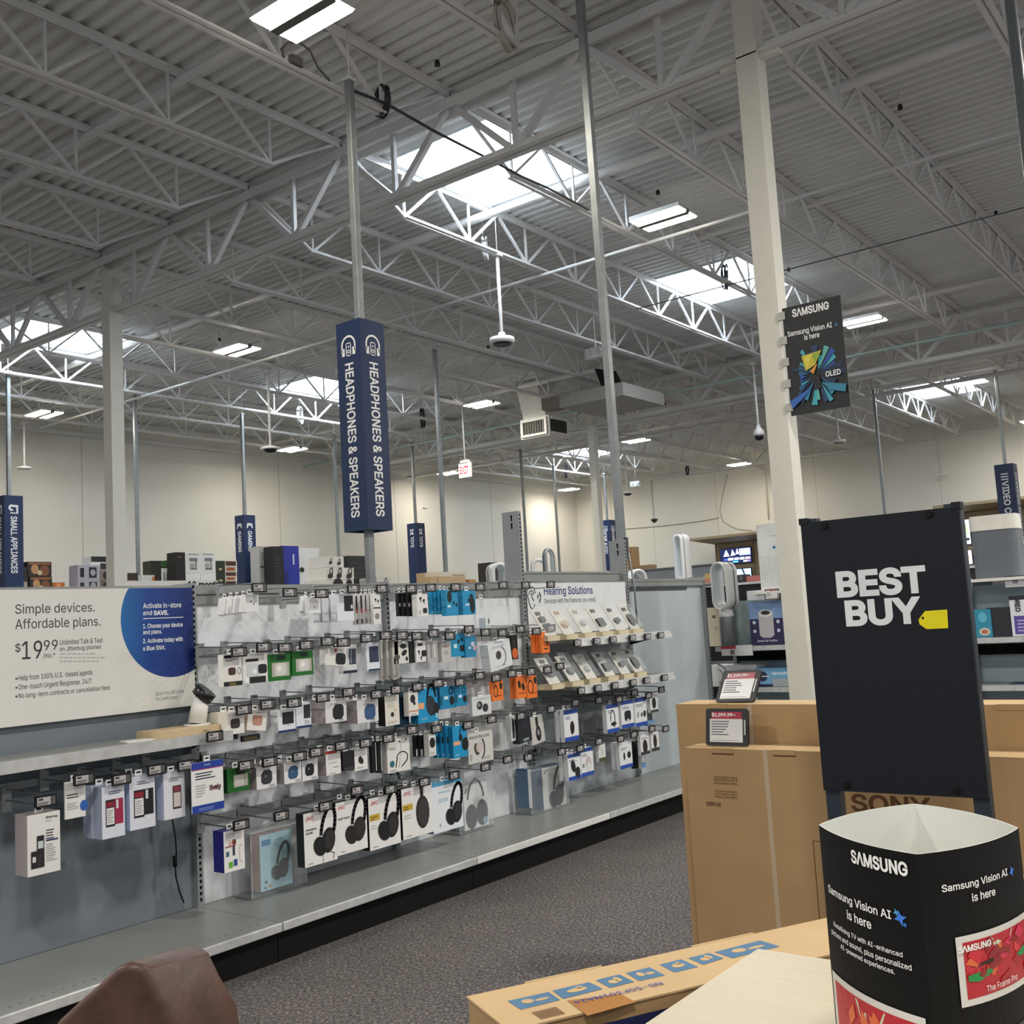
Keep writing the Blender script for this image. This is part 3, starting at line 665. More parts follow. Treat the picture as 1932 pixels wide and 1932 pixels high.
# ================================================================== PACKS ON THE HOOKS
def shapes(b, w, h, T, art):
    # T(u,v,k): front face point, u and v in 0..1, k layer number
    k=[0]
    def poly(uv,c):
        b.poly([T(u,v,k[0]) for u,v in uv], c if not isinstance(c,str) else M(c,.45,var=.02))
    def ell(cu,cv,ru,rv,c,rot=0,n=16):
        pts=[]
        for i in range(n):
            t=2*pi*i/n; x=ru*w*cos(t); y=rv*w*sin(t); pts.append((cu+(x*cos(rot)-y*sin(rot))/w, cv+(x*sin(rot)+y*cos(rot))/h))
        poly(pts,c)
    def strip(P,th,c):
        for i in range(len(P)-1):
            x0,y0=P[i][0]*w,P[i][1]*h; x1,y1=P[i+1][0]*w,P[i+1][1]*h; L=math.hypot(x1-x0,y1-y0) or 1; nx,ny=-(y1-y0)/L*th/2,(x1-x0)/L*th/2
            ex,ey=(x1-x0)/L*th*.2,(y1-y0)/L*th*.2
            poly([((x0+nx-ex)/w,(y0+ny-ey)/h),((x0-nx-ex)/w,(y0-ny-ey)/h),((x1-nx+ex)/w,(y1-ny+ey)/h),((x1+nx+ex)/w,(y1+ny+ey)/h)],c)
    def arc(cu,cv,rx,ry,a0,a1,th,c,rot=0,n=14):
        P=[]
        for i in range(n+1):
            t=radians(a0+(a1-a0)*i/n); x=rx*w*cos(t); y=ry*w*sin(t); P.append((cu+(x*cos(rot)-y*sin(rot))/w,cv+(x*sin(rot)+y*cos(rot))/h))
        strip(P,th*w,c)
    for p in art:
        k[0]+=1; t=p[0]
        if t=='r': poly([(p[1],p[2]),(p[3],p[2]),(p[3],p[4]),(p[1],p[4])],p[5])
        elif t=='p': poly(p[1],p[2])
        elif t=='e': ell(p[1],p[2],p[3],p[4],p[5],p[6] if len(p)>6 else 0)
        elif t=='l': strip(p[1],p[2],p[3])
        elif t=='t':
            _,TX,u0,v0,u1,v1,c=p[:7]
            if isinstance(c,str): c=M(c,.45,var=.02)
            o=T(u0,v0,k[0]); a=T(u1,v0,k[0]); d=T(u0,v1,k[0])
            b.text(TX,o,a-o,d-o,c,w=(a-o).length,h=(d-o).length,bold=p[7] if len(p)>7 else 0)
        elif t=='tl':   # unreadable small print as short bars
            _,u0,v0,u1,v1,n,c=p; st=(v1-v0)/n
            for i in range(n):
                e=u0+(u1-u0)*random.uniform(.55,1); poly([(u0,v0+i*st),(e,v0+i*st),(e,v0+(i+.38)*st),(u0,v0+(i+.38)*st)],c)
        elif t=='hp':   # over-ear headphones, three-quarter view
            _,cu,cv,s,c,c2=p
            arc(cu+.10*s,cv+.10*s*w/h,.17*s,.40*s,-30,205,.085*s,c,-.28,18)
            k[0]+=1; ell(cu-.13*s,cv-.24*s*w/h,.17*s,.20*s,c,.5)
            k[0]+=1; ell(cu+.10*s,cv-.16*s*w/h,.18*s,.25*s,c,-.18); k[0]+=1; ell(cu+.12*s,cv-.16*s*w/h,.13*s,.19*s,c2,-.18)
        elif t=='bud':
            _,cu,cv,s,c=p; ell(cu,cv,.14*s,.11*s,c,.5); strip([(cu,cv),(cu+.06*s,cv-.32*s*w/h)],.09*s*w,c)
        elif t=='buds':
            _,cu,cv,s,c=p
            for dx,dy in ((-.2,.16),(.18,0)): ell(cu+dx*s,cv+dy*s*w/h,.14*s,.11*s,c,.5); strip([(cu+dx*s,cv+dy*s*w/h),(cu+dx*s+.05*s,cv+(dy-.28)*s*w/h)],.08*s*w,c)
        elif t=='case':
            _,cu,cv,s,c=p; pts=[]
            for i in range(24):
                a=2*pi*i/24; q=4; x=abs(cos(a))**(2/q)*math.copysign(1,cos(a)); y=abs(sin(a))**(2/q)*math.copysign(1,sin(a)); pts.append((cu+.5*s*x,cv+.42*s*y*w/h))
            poly(pts,c)
        elif t=='octo':
            _,cu,cv,s,c=p; poly([(cu-.5*s,cv-.3*s*w/h),(cu-.3*s,cv-.5*s*w/h),(cu+.3*s,cv-.5*s*w/h),(cu+.5*s,cv-.25*s*w/h),(cu+.5*s,cv+.3*s*w/h),(cu+.3*s,cv+.5*s*w/h),(cu-.25*s,cv+.5*s*w/h),(cu-.5*s,cv+.2*s*w/h)],c)
        elif t=='arc': arc(*p[1:])
def pack(px,py,pw,ph,label,face,art=(),name='product_box',cat='box',Y=3.69,d=.035,side=None,top=None,group=None,behind=0,blabel=None,step=None,tilt=0,tab=True,mat=None):
    q=onY(px,py,Y); w=onY(px+pw/2,py,Y).x-onY(px-pw/2,py,Y).x; h=onY(px,py-ph/2,Y).z-onY(px,py+ph/2,Y).z
    x0,x1,z0,z1=q.x-w/2,q.x+w/2,q.z-h/2,q.z+h/2
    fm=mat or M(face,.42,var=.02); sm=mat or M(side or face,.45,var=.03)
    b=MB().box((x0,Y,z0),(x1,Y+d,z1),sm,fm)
    shapes(b,w,h,lambda u,v,k:V((x0+u*w,Y-.0004-.00025*k,z0+v*h)),art)
    o=b.build(name,org=q); tag(o,label,cat,group)
    if tab:
        tw=min(.03,w*.5); t=MB().box((q.x-tw/2,Y+d*.4,z1),(q.x+tw/2,Y+d*.4+.001,z1+.022),M('#e9e9e6',.4)); t.box((q.x-tw*.3,Y+d*.4-.0006,z1+.009),(q.x+tw*.3,Y+d*.4,z1+.015),m_slot); t.build('hang_tab',o)
    if tilt: o.rotation_euler=(0,radians(tilt),0)
    for i in range(behind):
        c=dup(o,q+V((random.uniform(-.003,.003),(i+1)*(step or d+.006),0)),blabel or label,group or blabel,rot=(0,radians(tilt*.6),0))
        if not group: c['group']=blabel
    return o,w,h
TEAL='#2190bd'; NAVY='#1c2f63'; INK='#17181a'; ORG_='#f07d35'; OFF='#e8e6e0'; JB='#2c4a94'
# --- phone bay
pack(83,1591,62,115,'cream flip phone box hanging at far left below the shelf',OFF,[('t','jitterbug',.56,.89,.92,.94,'#2a2a2c',.02),('t','flip2',.56,.84,.74,.875,'#8a8a88'),('tl',.56,.56,.92,.74,4,'#333436'),('r',.56,.525,.93,.55,NAVY),('tl',.56,.2,.92,.5,8,'#a5a5a2'),('r',.28,.40,.5,.64,'#23262b'),('r',.31,.43,.47,.55,'#c9d3cf'),('r',.10,.12,.50,.40,'#2c2325'),('r',.14,.22,.24,.31,'#d8d8d4'),('tl',.28,.16,.46,.34,5,'#4a3c3c')],side='#b5aaa6',d=.085,Y=3.67,cat='phone box')
pack(142,1508,39,70,'small cream phone-plan card on its hook beside the flip phone box',OFF,[('tl',.1,.55,.85,.7,2,'#2a2a2c'),('tl',.1,.25,.7,.45,4,'#9ba3b0'),('e',.92,.3,.2,.24,'#2b62b0')],d=.006,name='plan_card',cat='card')
for px,py,w_,h_,c,lab in ((214,1531,43,98,'#a02a4c','white phone box showing a red handset under the grey shelf'),(269,1513,48,100,'#1b1b1f','white phone box showing a black handset under the grey shelf')):
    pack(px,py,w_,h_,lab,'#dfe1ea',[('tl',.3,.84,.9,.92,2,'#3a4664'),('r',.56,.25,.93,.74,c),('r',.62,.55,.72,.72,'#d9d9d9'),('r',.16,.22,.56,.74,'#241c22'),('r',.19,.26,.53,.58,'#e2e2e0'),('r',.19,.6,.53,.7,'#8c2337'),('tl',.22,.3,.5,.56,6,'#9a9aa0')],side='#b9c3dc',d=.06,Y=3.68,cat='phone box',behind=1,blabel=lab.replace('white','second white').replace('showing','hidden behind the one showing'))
pack(329,1500,40,88,'white phone box showing a slim handset nearest the upright',  '#e4e4ea',[('tl',.25,.8,.85,.9,3,'#3a4664'),('r',.42,.2,.82,.7,'#40282c'),('r',.46,.24,.78,.55,'#d9cfc8'),('r',.46,.57,.78,.68,'#8c3a44')],side='#c5cbe0',d=.05,Y=3.68,cat='phone box')
o=pack(392,1483,60,95,'white health-service card with blue bands reading lively','#eeede9',[('r',0,.86,1,1,'#24409a'),('r',0,.845,1,.862,'#a8325a'),('r',0,0,1,.15,'#24409a'),('t','lively',.40,.905,.60,.955,'#dfe3f2'),('tl',.12,.66,.75,.82,3,'#2d3448'),('tl',.12,.32,.45,.58,5,'#b5b5b2'),('t','lively',.56,.38,.92,.52,'#5a2018',.03),('tl',.2,.04,.85,.11,2,'#8fa0d6')],d=.004,Y=3.64,name='service_card',cat='card')
# --- bay beside the board, top row
for i,(px,py,w_) in enumerate(((424,1145,11),(436,1143,11),(448,1142,11),(460,1140,11))):
    pack(px,py,w_,32,'white slim accessory box tilted on the top row, %s from the board'%ORD[i],'#ececea',Y=3.74+.015*(3-i),d=.03,tilt=10,group='slim white boxes on the top row')
pack(476,1138,24,33,'white square accessory box in front of the tilted slim ones','#e9e9e6',[('e',.4,.6,.06,.06,'#55585c'),('e',.6,.45,.05,.05,'#55585c')],Y=3.70,d=.04)
pack(577,1140,10,30,'single white slim box tilted beside a small white box','#ececea',Y=3.76,d=.03,tilt=14)
pack(594,1142,21,29,'small white box hanging alone in the middle of the top row','#eeeeec',[('e',.45,.4,.05,.08,'#777')],Y=3.71,d=.03)
pack(652,1146,32,51,'white box showing a black phone case on the top row','#e6e8ec',[('r',.42,.36,.95,.93,INK),('e',.86,.52,.06,.09,'#d8d8d6')],Y=3.70,d=.045,behind=2,blabel='white phone-case box stacked behind the one on the top row',step=.06)
for i,px in enumerate((675,684,693,701)):
    pack(px,1150-i*.8,9,57,'slim black and red earphone pack on the top row, %s from the left'%ORD[i],'#d9d6d2',[('r',.1,.5,.95,.95,'#161514'),('e',.5,.45,.45,.4,'#b8392c'),('p',[(.5,.5),(.9,.62),(.6,.66)],'#e0b23c'),('r',.1,.03,.9,.18,'#2a2624')],Y=3.69+.02*(3-i),d=.02,group='slim earphone packs on the top row')
pack(711,1148,14,58,'white earphone pack with black buds at the end of the slim packs','#e5e3dd',[('buds',.55,.75,.9,INK),('r',0,.5,1,.54,'#2a2624'),('e',.5,.25,.3,.3,'#8b8a86')],Y=3.66,d=.02)
# second row
pack(439,1264,35,60,'white tracker pack with a brown square case and black foot band','#ebe8e0',[('case',.46,.46,.40,'#4a2f2a'),('arc',.85,.46,.09,.14,0,360,.03,'#8a8680'),('r',0,0,1,.14,INK),('tl',.3,.03,.85,.12,3,'#b39b3a'),('r',.05,.88,.45,.97,INK),('tl',.1,.78,.7,.86,2,'#77726c')])
pack(482,1261,47,55,'white case pack with a clear and black case','#e9e7e1',[('r',.12,.74,.62,.84,INK),('case',.40,.45,.52,'#cfd2d4'),('case',.78,.47,.36,'#1d1d20'),('e',.45,.4,.08,.08,'#f6f6f4'),('r',.25,0,.9,.22,'#1d1d20'),('r',.05,.03,.2,.18,'#f2f2f0')])
for px,py,w_,h_,lab in ((527,1259,44,50,'green framed pack with a clear case, left of the green pair'),(571,1251,40,46,'green framed pack with a clear case, right of the green pair')):
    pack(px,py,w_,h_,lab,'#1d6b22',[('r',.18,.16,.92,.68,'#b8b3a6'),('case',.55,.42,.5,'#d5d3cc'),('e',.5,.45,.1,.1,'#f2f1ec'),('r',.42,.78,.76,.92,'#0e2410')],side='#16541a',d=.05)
pack(634,1240,40,32,'white case pack with a black case, tilted on the second row','#e6e3dc',[('case',.72,.42,.48,'#201f20'),('r',.42,.78,.52,1,'#b8442a')],tilt=6,d=.04)
pack(660,1243,26,54,'white cable pack with dark strips and navy foot on the second row','#dcdcda',[('r',.45,.3,.95,.85,'#3d4452'),('l',[(.58,.35),(.62,.8)],.004,'#c8ccd2'),('r',0,0,1,.1,'#232a3c')],Y=3.73)
pack(704,1239,24,52,'white pack with a navy handset beside the upright','#e6e8ee',[('r',.2,.3,.95,.88,'#323c55'),('r',.1,0,1,.06,NAVY)],Y=3.70)
for i,px in enumerate((724,735,746)):
    pack(px,1246-i,12,74,'grey clear earphone blister on the second row, %s from the upright'%ORD[i],'#a9a69f',[('r',.1,.55,.4,.95,'#c9c7c0'),('r',.5,.05,.8,.5,'#8c8a85'),('tl',.1,.05,.9,.12,2,'#6f6d68')],Y=3.69+.02*(2-i),d=.02,group='grey clear blisters')
# third row
pack(443,1364,36,42,'white box showing a black round-cornered case on the third row','#eae7df',[('case',.52,.48,.5,'#3a3734'),('t','beats',.4,.8,.62,.87,'#6d6a66')],side='#ddd6c8',d=.05,behind=1,blabel='white earbud box hidden behind the black-case one')
pack(485,1359,36,38,'white box showing a pink case, tilted on the third row','#ece7df',[('case',.52,.5,.52,'#c08d78'),('t','beats',.4,.84,.62,.91,'#6d6a66')],side='#d8c9b4',d=.05,tilt=8)
for px,py,h_,lab in ((474,1392,11,'black and yellow leaflet strip under the pink case box'),(432,1390,13,'black leaflet strip under the black case box')):
    pack(px,py,34,h_,lab,'#191816',[('tl',.12,.2,.9,.85,3,'#7a6a2c')],Y=3.72,d=.012,tab=False,name='leaflet_strip',cat='leaflet')
pack(541,1360,33,42,'white box with a black tablet shape and navy foot, third row','#e4e6ea',[('r',.25,.36,.9,.9,'#1f2024'),('r',0,0,1,.1,NAVY),('p',[(.4,.36),(.85,.36),(.6,.26)],'#c9ccd2')],d=.05)
pack(573,1349,28,48,'white box with a slim black shape and navy foot, third row','#e2e5ea',[('r',.5,.36,.95,.9,'#2a2d34'),('r',0,0,1,.09,NAVY),('tl',.55,.15,.9,.32,3,'#8b93a6')],d=.05)
for px,py,c,lab in ((634,1341,'#212225','white pack with a black octagonal case on the third row'),(694,1341,'#3a5a80','white pack with a blue octagonal case on the third row')):
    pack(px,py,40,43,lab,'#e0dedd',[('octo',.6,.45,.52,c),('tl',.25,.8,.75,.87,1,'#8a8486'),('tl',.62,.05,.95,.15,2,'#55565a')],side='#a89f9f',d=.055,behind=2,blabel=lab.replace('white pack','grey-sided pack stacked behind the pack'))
# fourth row
pack(450,1471,42,45,'green framed pack with a clear case on the fourth row','#1a6321',[('r',.28,.2,.92,.72,'#a9a699'),('case',.52,.46,.46,'#c4c2ba'),('r',.4,.72,.82,.98,'#0d2a10')],side='#124216',d=.05)
for px,py,w_,h_,c,lab in ((503,1466,38,42,'#33363a','white pack with a black twin-lobed case on the fourth row'),(553,1457,34,40,'#37577c','white pack with a blue octagonal case on the fourth row'),(584,1452,31,40,'#1d1e21','white pack with a black octagonal case on the fourth row')):
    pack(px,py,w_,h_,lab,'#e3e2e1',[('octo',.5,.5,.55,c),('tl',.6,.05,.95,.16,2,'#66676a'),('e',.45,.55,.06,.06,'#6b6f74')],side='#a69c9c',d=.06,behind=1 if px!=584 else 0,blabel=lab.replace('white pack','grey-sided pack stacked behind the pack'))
pack(629,1439,28,45,'white pack with a red top edge on the fourth row','#e8e6e2',[('r',0,.9,.75,1,'#c0312f'),('tl',.2,.5,.8,.56,1,'#9a9896'),('tl',.5,.3,.9,.36,1,'#55565a'),('tl',.2,.05,.8,.12,1,'#9a9896')],side='#a79d9d',d=.06,behind=1,blabel='grey-sided pack stacked behind the red-topped pack')
pack(658,1435,22,36,'black box on the fourth row left of the bud pack','#212124',[('r',.05,.05,.95,.16,'#3c3d40'),('tl',.3,.85,.7,.9,1,'#55565a')],d=.05)
pack(681,1433,25,40,'white pack with one black earbud on the fourth row','#eae8e3',[('e',.45,.5,.16,.2,'#29272a'),('e',.55,.42,.14,.16,'#29272a'),('tl',.2,.1,.8,.2,2,'#a09e9a')],d=.04)
for i,px in enumerate((706,716)):
    pack(px,1428,8,60,'tall black slim pack by the upright, %s'%('left one' if i==0 else 'right one'),'#0e0e10',[('r',.85,.05,1,.95,'#d8d8d6')],Y=3.69,d=.02)
# bottom row
pack(442,1604,39,78,'white wireless TV headset pack with deep blue side','#eceae6',[('tl',.1,.82,.8,.95,3,'#7c86a8'),('e',.3,.68,.08,.12,'#d9b0a8'),('e',.5,.70,.1,.12,'#7a3a34'),('r',.06,.6,.56,.625,'#8f2b34'),('r',.1,.38,.24,.5,'#3c6a78'),('r',.42,.38,.52,.6,'#27324a'),('r',.22,.1,.4,.24,'#69b02c'),('r',.46,.12,.62,.28,'#2c4a8c'),('arc',.82,.4,.08,.35,60,300,.02,'#b9b7b2')],side='#2c2a86',d=.07,Y=3.69)
pack(521,1622,60,106,'pale blue boxed headphones standing inside a clear security case','#a9d3de',[('r',.06,.8,.34,.9,'#2b7fb4'),('tl',.5,.86,.92,.9,1,'#6c98a4'),('t','C20i',.40,.58,.66,.66,'#e4f1f3',.02),('hp',.62,.44,.95,'#2a2c30','#4a484a'),('e',.28,.07,.04,.04,'#d9773a'),('tl',.1,.04,.24,.09,2,'#2a3236'),('r',.12,.14,.2,.17,'#2a3236')],side='#a37f74',d=.07,Y=case_y(476,575,1684)+.02,tab=False,cat='headphone box',name='headphone_box')
clear_case(476,1548,575,1684,.12,'clear security case on the base deck around the pale blue headphone box')
JV=[(605,1579,62,101,INK,None,('POWERFUL','SOUND'),'white headphone box at the left of the row of five, cable hanging'),(664,1558,58,99,'#2a1f20',None,('DEEP BASS',),'white headphone box with brown-black on-ear pair, second of the row'),
    (726,1549,59,98,INK,'#c9a63a',None,'white headphone box with gold tag and full headband, third of the row'),(788,1530,58,95,'#2a2826','#c9a63a',None,'white headphone box with gold tag and single round cup, fourth of the row')]
JL=['white headphone box reading POWERFUL SOUND at the left of the row of five','white headphone box with brown-black folding pair, second of the row of five','white headphone box with gold tag and tall headband, third of the row','white headphone box with gold tag and single round cup, fourth of the row']
for (px,py,w_,h_,c,gold,tt,_),lab in zip(JV,JL):
    art=[('t','JVC',.06,.86,.30,.93,'#c23a26',.02)]
    if tt: art+= [('t',T,.06,.66-.06*i,.06+.042*len(T),.70-.06*i,'#2c2c2e',.02) for i,T in enumerate(tt)]
    if gold: art+= [('r',.02,.56,.34,.68,gold),('tl',.06,.58,.28,.66,2,'#5d4a16'),('tl',.06,.4,.3,.5,2,'#c0bfbb')]
    if px==788: art+=[('r',.60,.62,.70,.98,c),('e',.66,.46,.22,.36,c),('e',.68,.46,.17,.30,'#3c3a38')]
    else: art+=[('hp',.62,.56,1.15,c,'#2f2c2c')]
    if px==605: art+=[('l',[(.55,.2),(.55,.02)],.002,INK),('l',[(.86,.03),(.9,.14),(.78,.18)],.003,INK)]
    art+=[('tl',.1,.05,.34,.08,1,'#8a8a88')]
    pack(px,py,w_,h_,lab,'#e9e7e3',art,side='#151414',d=.05,cat='headphone box',name='headphone_box',behind=0 if px==605 else 1,blabel='black-sided spare carton hidden behind the %s headphone box of the row'%ORD[JL.index(lab)])
pack(845,1520,57,93,'white headphone box with pale blue edge, fifth of the row of five','#e6ebee',[('r',0,.94,1,1,'#4a9fc9'),('t','soundcore',.2,.78,.62,.84,'#7fb3cc'),('t','Q20i',.2,.6,.5,.68,'#74a9c4'),('hp',.7,.48,.95,'#1b1c22','#2a2b33'),('tl',.2,.12,.27,.2,2,'#4a4f54')],side='#6aa6c2',d=.08,cat='headphone box',name='headphone_box')
pack(898,1520,46,84,'white headphone box inside the clear case at the right of the row','#dfe1e2',[('l',[(.08,.84),(.16,.93)],.008,'#2a2a2c'),('arc',.5,.55,.34,.62,15,165,.07,'#2b2c30'),('e',.3,.28,.24,.32,'#2f3034'),('e',.74,.32,.24,.34,'#2f3034'),('e',.86,.12,.1,.1,'#7fa9b4')],side='#c3c8ca',d=.07,cat='headphone box',name='headphone_box',tab=False,Y=case_y(868,926,1568)+.02)
clear_case(868,1463,926,1568,.12,'clear security case around the last white headphone box of the row')
pack(1046,1484,44,80,'white headphone box with blue side in the rearmost clear case','#d6d5d0',[('l',[(.1,.86),(.18,.94)],.008,'#2a2a2c'),('hp',.58,.46,1.1,'#1d1e22','#333539')],side='#2f5f86',d=.09,cat='headphone box',name='headphone_box',Y=case_y(1004,1069,1529)+.02,tab=False)
pack(1000,1488,6,74,'blue-sided headphone box left of the rearmost clear case','#c9ccce',side='#2f5f86',d=.09,cat='headphone box',name='headphone_box',Y=case_y(1004,1069,1529)+.02,tab=False)
clear_case(1004,1438,1069,1529,.13,'clear security case around the blue-sided headphone box')
clear_case(979,1446,1002,1529,.13,'narrow clear security case left of the rearmost headphone box')
# --- bay of teal packs
for i,px in enumerate((756,765,774,783)):
    pack(px,1140,8.5,45,'black slim earbud pack on the top row, %s of four'%ORD[i],'#141416',[('r',.1,.4,.5,.55,'#d0d0ce')],Y=3.69+.02*(3-i),d=.02,group='black slim packs on the top row')
pack(797,1142,20,42,'white earbud pack with two black buds on the top row','#e6e4e0',[('buds',.5,.72,.8,INK),('case',.72,.26,.4,'#26262a'),('tl',.1,.1,.4,.3,3,'#a09e9a')],Y=3.66)
for i,px in enumerate((817,826,834,842)):
    pack(px,1136,8.5,46,'slim teal pack on the top row, %s of four on the left'%ORD[i],TEAL,[('r',.2,.3,.8,.55,'#4fb2d6'),('r',.1,.05,.9,.12,'#b9c9a8')],Y=3.69+.02*(3-i),d=.02,group='slim teal packs on the top row')
pack(853,1138,22,47,'teal pack with a black earbud case, left of the top row pair',TEAL,[('e',.3,.76,.2,.34,'#17181c'),('r',.1,.34,.34,.42,'#e4eef2'),('buds',.75,.45,.6,'#17181c')],Y=3.66)
for i,px in enumerate((866,873)):
    pack(px,1136,7,46,'slim teal pack between the two wide ones, %s'%('left' if i==0 else 'right'),TEAL,[('r',.2,.3,.8,.5,'#d8e8ee')],Y=3.69+.02*(1-i),d=.02)
pack(885,1137,24,45,'teal pack with a black earbud case, right of the top row pair',TEAL,[('e',.75,.4,.2,.42,'#17181c'),('e',.55,.6,.14,.12,'#17181c'),('e',.7,.78,.14,.1,'#17181c'),('r',.2,.38,.5,.46,'#cfe3ee')],Y=3.66)
pack(911,1160,26,62,'clear empty blister with a grey card on the top row','#cfd3d4',[('r',.2,.05,.65,.4,'#9aa4ab'),('e',.9,.3,.05,.14,'#55585c')],d=.02,mat=CLEAR(alpha=.25),name='blister_pack',cat='blister pack')
pack(757,1231,28,42,'cream earbud pack with five black pieces on the second row','#dedbd2',[('e',.65,.78,.22,.12,'#201f20'),('e',.2,.3,.2,.14,'#55524c'),('e',.7,.48,.2,.12,'#201f20',.5),('e',.85,.2,.08,.1,'#201f20')])
pack(778,1230,10,42,'narrow black pack between two earbud packs on the second row','#151515',Y=3.70)
pack(794,1229,19,40,'white earbud pack with black case on the second row','#e4e2df',[('r',.2,.76,.7,.9,'#2a2a2c'),('case',.8,.4,.5,'#1d1d20'),('bud',.3,.5,.7,INK),('bud',.5,.22,.6,INK)])
pack(816,1229,20,40,'grey clear earphone pack, left of the grey pair','#b3b2ae',[('r',.3,.2,.45,.9,'#8a8985'),('r',.6,.2,.75,.9,'#d5d3ce')],mat=None)
pack(842,1229,18,39,'grey clear earphone pack, right of the grey pair','#c4c2bd',[('tl',.2,.7,.9,.85,2,'#8b5a54'),('e',.5,.45,.2,.16,'#aaa8a3')])
pack(864,1217,26,43,'teal pack with black earbuds, left of the second row pair',TEAL,[('r',.2,.38,.42,.55,'#dfeaf0'),('case',.8,.35,.36,'#17181c'),('e',.8,.72,.08,.1,'#17181c'),('e',.55,.65,.08,.1,'#17181c')])
pack(888,1220,20,40,'teal pack with pink and white beads, right of the second row pair','#2a86ae',[('e',.7,.62,.18,.16,'#c9c4d8'),('e',.85,.42,.14,.14,'#d5a9b8'),('r',.3,.4,.5,.5,'#d9e8ee')],Y=3.68)
pack(944,1236,42,52,'white open-ear pack reading soundcore, tilted on the second row','#e1e3e4',[('t','soundcore',.16,.80,.74,.88,'#6f9fb4'),('e',.42,.52,.12,.12,'#4a4547'),('arc',.5,.46,.24,.26,-80,70,.035,'#8a8a8c'),('tl',.2,.1,.7,.16,1,'#a9abac')],side='#cfd3d5',d=.06,tilt=-8)
pack(971,1221,12,46,'black and orange earbud pack beside the upright','#1d1a19',[('e',.5,.25,.45,.5,'#d5632b'),('r',.2,.6,.6,.9,'#3a3432')],Y=3.70)
for i,px in enumerate((1010,1019)):
    pack(px,1213,8,38,'slim orange pack on the second row, %s one'%('left' if i==0 else 'middle'),ORG_,[('r',.7,.3,.95,.9,'#f4d5c2')],Y=3.69+.02*(1-i),d=.02)
pack(1029,1212,15,40,'orange pack with black earphones on the second row',ORG_,[('l',[(.3,.6),(.45,.85),(.6,.6)],.005,INK),('l',[(.6,.35),(.7,.6),(.85,.3)],.005,INK),('r',.25,.18,.8,.23,INK)],Y=3.66,d=.02)
pack(740,1340,27,57,'cream boxed earbuds with a black side on the third row','#e3dfd2',[('e',.5,.36,.12,.12,'#2a2a28'),('tl',.2,.6,.85,.8,4,'#bdb8a6'),('e',.7,.5,.05,.05,'#c9a63a'),('tl',.15,.08,.8,.16,2,'#bdb8a6')],side='#151515',d=.05)
pack(762,1338,18,66,'dark blue and black pack on the third row','#123a52',[('r',.3,.2,.95,.85,'#15161a')],Y=3.72,side='#1a6284')
pack(780,1328,18,45,'white earbud pack with orange line on the third row','#e5e1da',[('e',.45,.72,.26,.3,'#232225'),('e',.6,.52,.12,.14,'#232225'),('r',.05,.18,.95,.22,'#c9743c'),('tl',.2,.06,.8,.12,1,'#8a8882')],Y=3.66)
pack(807,1331,38,64,'large teal pack with black on-ear headphones on the third row','#1f94c6',[('r',.02,.42,.32,.6,'#e9a777'),('arc',.7,.55,.22,.62,20,170,.09,'#17181c'),('e',.66,.48,.24,.34,'#2a3038',.2),('e',.9,.36,.14,.22,'#17181c'),('t','JLab',.12,.1,.45,.17,'#bfe2f0'),('r',.85,.1,.97,.24,'#8fcbe4')],side='#1679a6',d=.05,Y=3.67)
for px,py,w_,h_,lab in ((844,1316,28,42,'teal pack with black ear-hook buds, left of the third row pair'),(870,1313,22,38,'teal pack with black ear-hook buds, right of the third row pair')):
    pack(px,py,w_,h_,lab,'#1c86b3',[('r',.28,.42,.55,.56,'#cfe6f0'),('arc',.75,.78,.14,.16,0,360,.05,'#17181c'),('e',.8,.34,.16,.2,'#17181c'),('r',.03,.2,.14,.62,'#16506e')],side='#176e94',behind=1 if px==844 else 0,blabel='teal pack stacked behind the left ear-hook pack')
pack(909,1331,36,36,'white card in a clear hanger reading soundcore on the third row','#dcdddd',[('t','soundcore',.14,.82,.92,.91,'#8d8f92'),('e',.38,.52,.15,.14,'#35353a'),('e',.68,.36,.15,.14,'#35353a'),('e',.34,.55,.07,.07,'#8a8a8e')],d=.02)
pack(939,1303,21,38,'orange pack with black bone-conduction loop on the third row',ORG_,[('arc',.32,.48,.16,.32,0,360,.06,'#241a16'),('e',.8,.72,.12,.2,'#241a16'),('r',.3,.22,.8,.28,'#a3491c')],d=.02)
for px,a,lab in ((984,0,'orange pack with two black buds, left of the orange pair'),(1003,1,'orange pack with a black neck loop, right of the orange pair')):
    pack(px,1296,20,42,lab,ORG_,([('e',.3,.62,.13,.24,'#241a16',.3),('e',.66,.5,.13,.24,'#241a16',.3),('r',.2,.2,.85,.25,'#a3491c')] if a==0 else [('arc',.4,.5,.24,.36,0,360,.07,'#241a16'),('e',.85,.78,.13,.2,'#241a16'),('r',.25,.2,.9,.25,'#a3491c')]),d=.02,behind=1 if a==0 else 0,blabel='orange pack stacked behind the left orange pack')
pack(752,1424,43,63,'white box with black neckband earphones on the fourth row','#e5e3dc',[('tl',.1,.68,.5,.76,2,'#6f6d6a'),('l',[(.62,.92),(.6,.6),(.5,.12)],.0015,'#555'),('arc',.66,.38,.25,.2,20,170,.03,INK),('l',[(.43,.42),(.36,.14)],.006,INK),('l',[(.9,.45),(.86,.3),(.62,.14)],.006,INK),('e',.2,.26,.1,.1,'#2c6c7a'),('tl',.1,.05,.4,.09,1,'#55565a'),('e',.55,.9,.03,.03,INK),('e',.84,.94,.03,.03,INK)],d=.06,side='#cfcdc6')
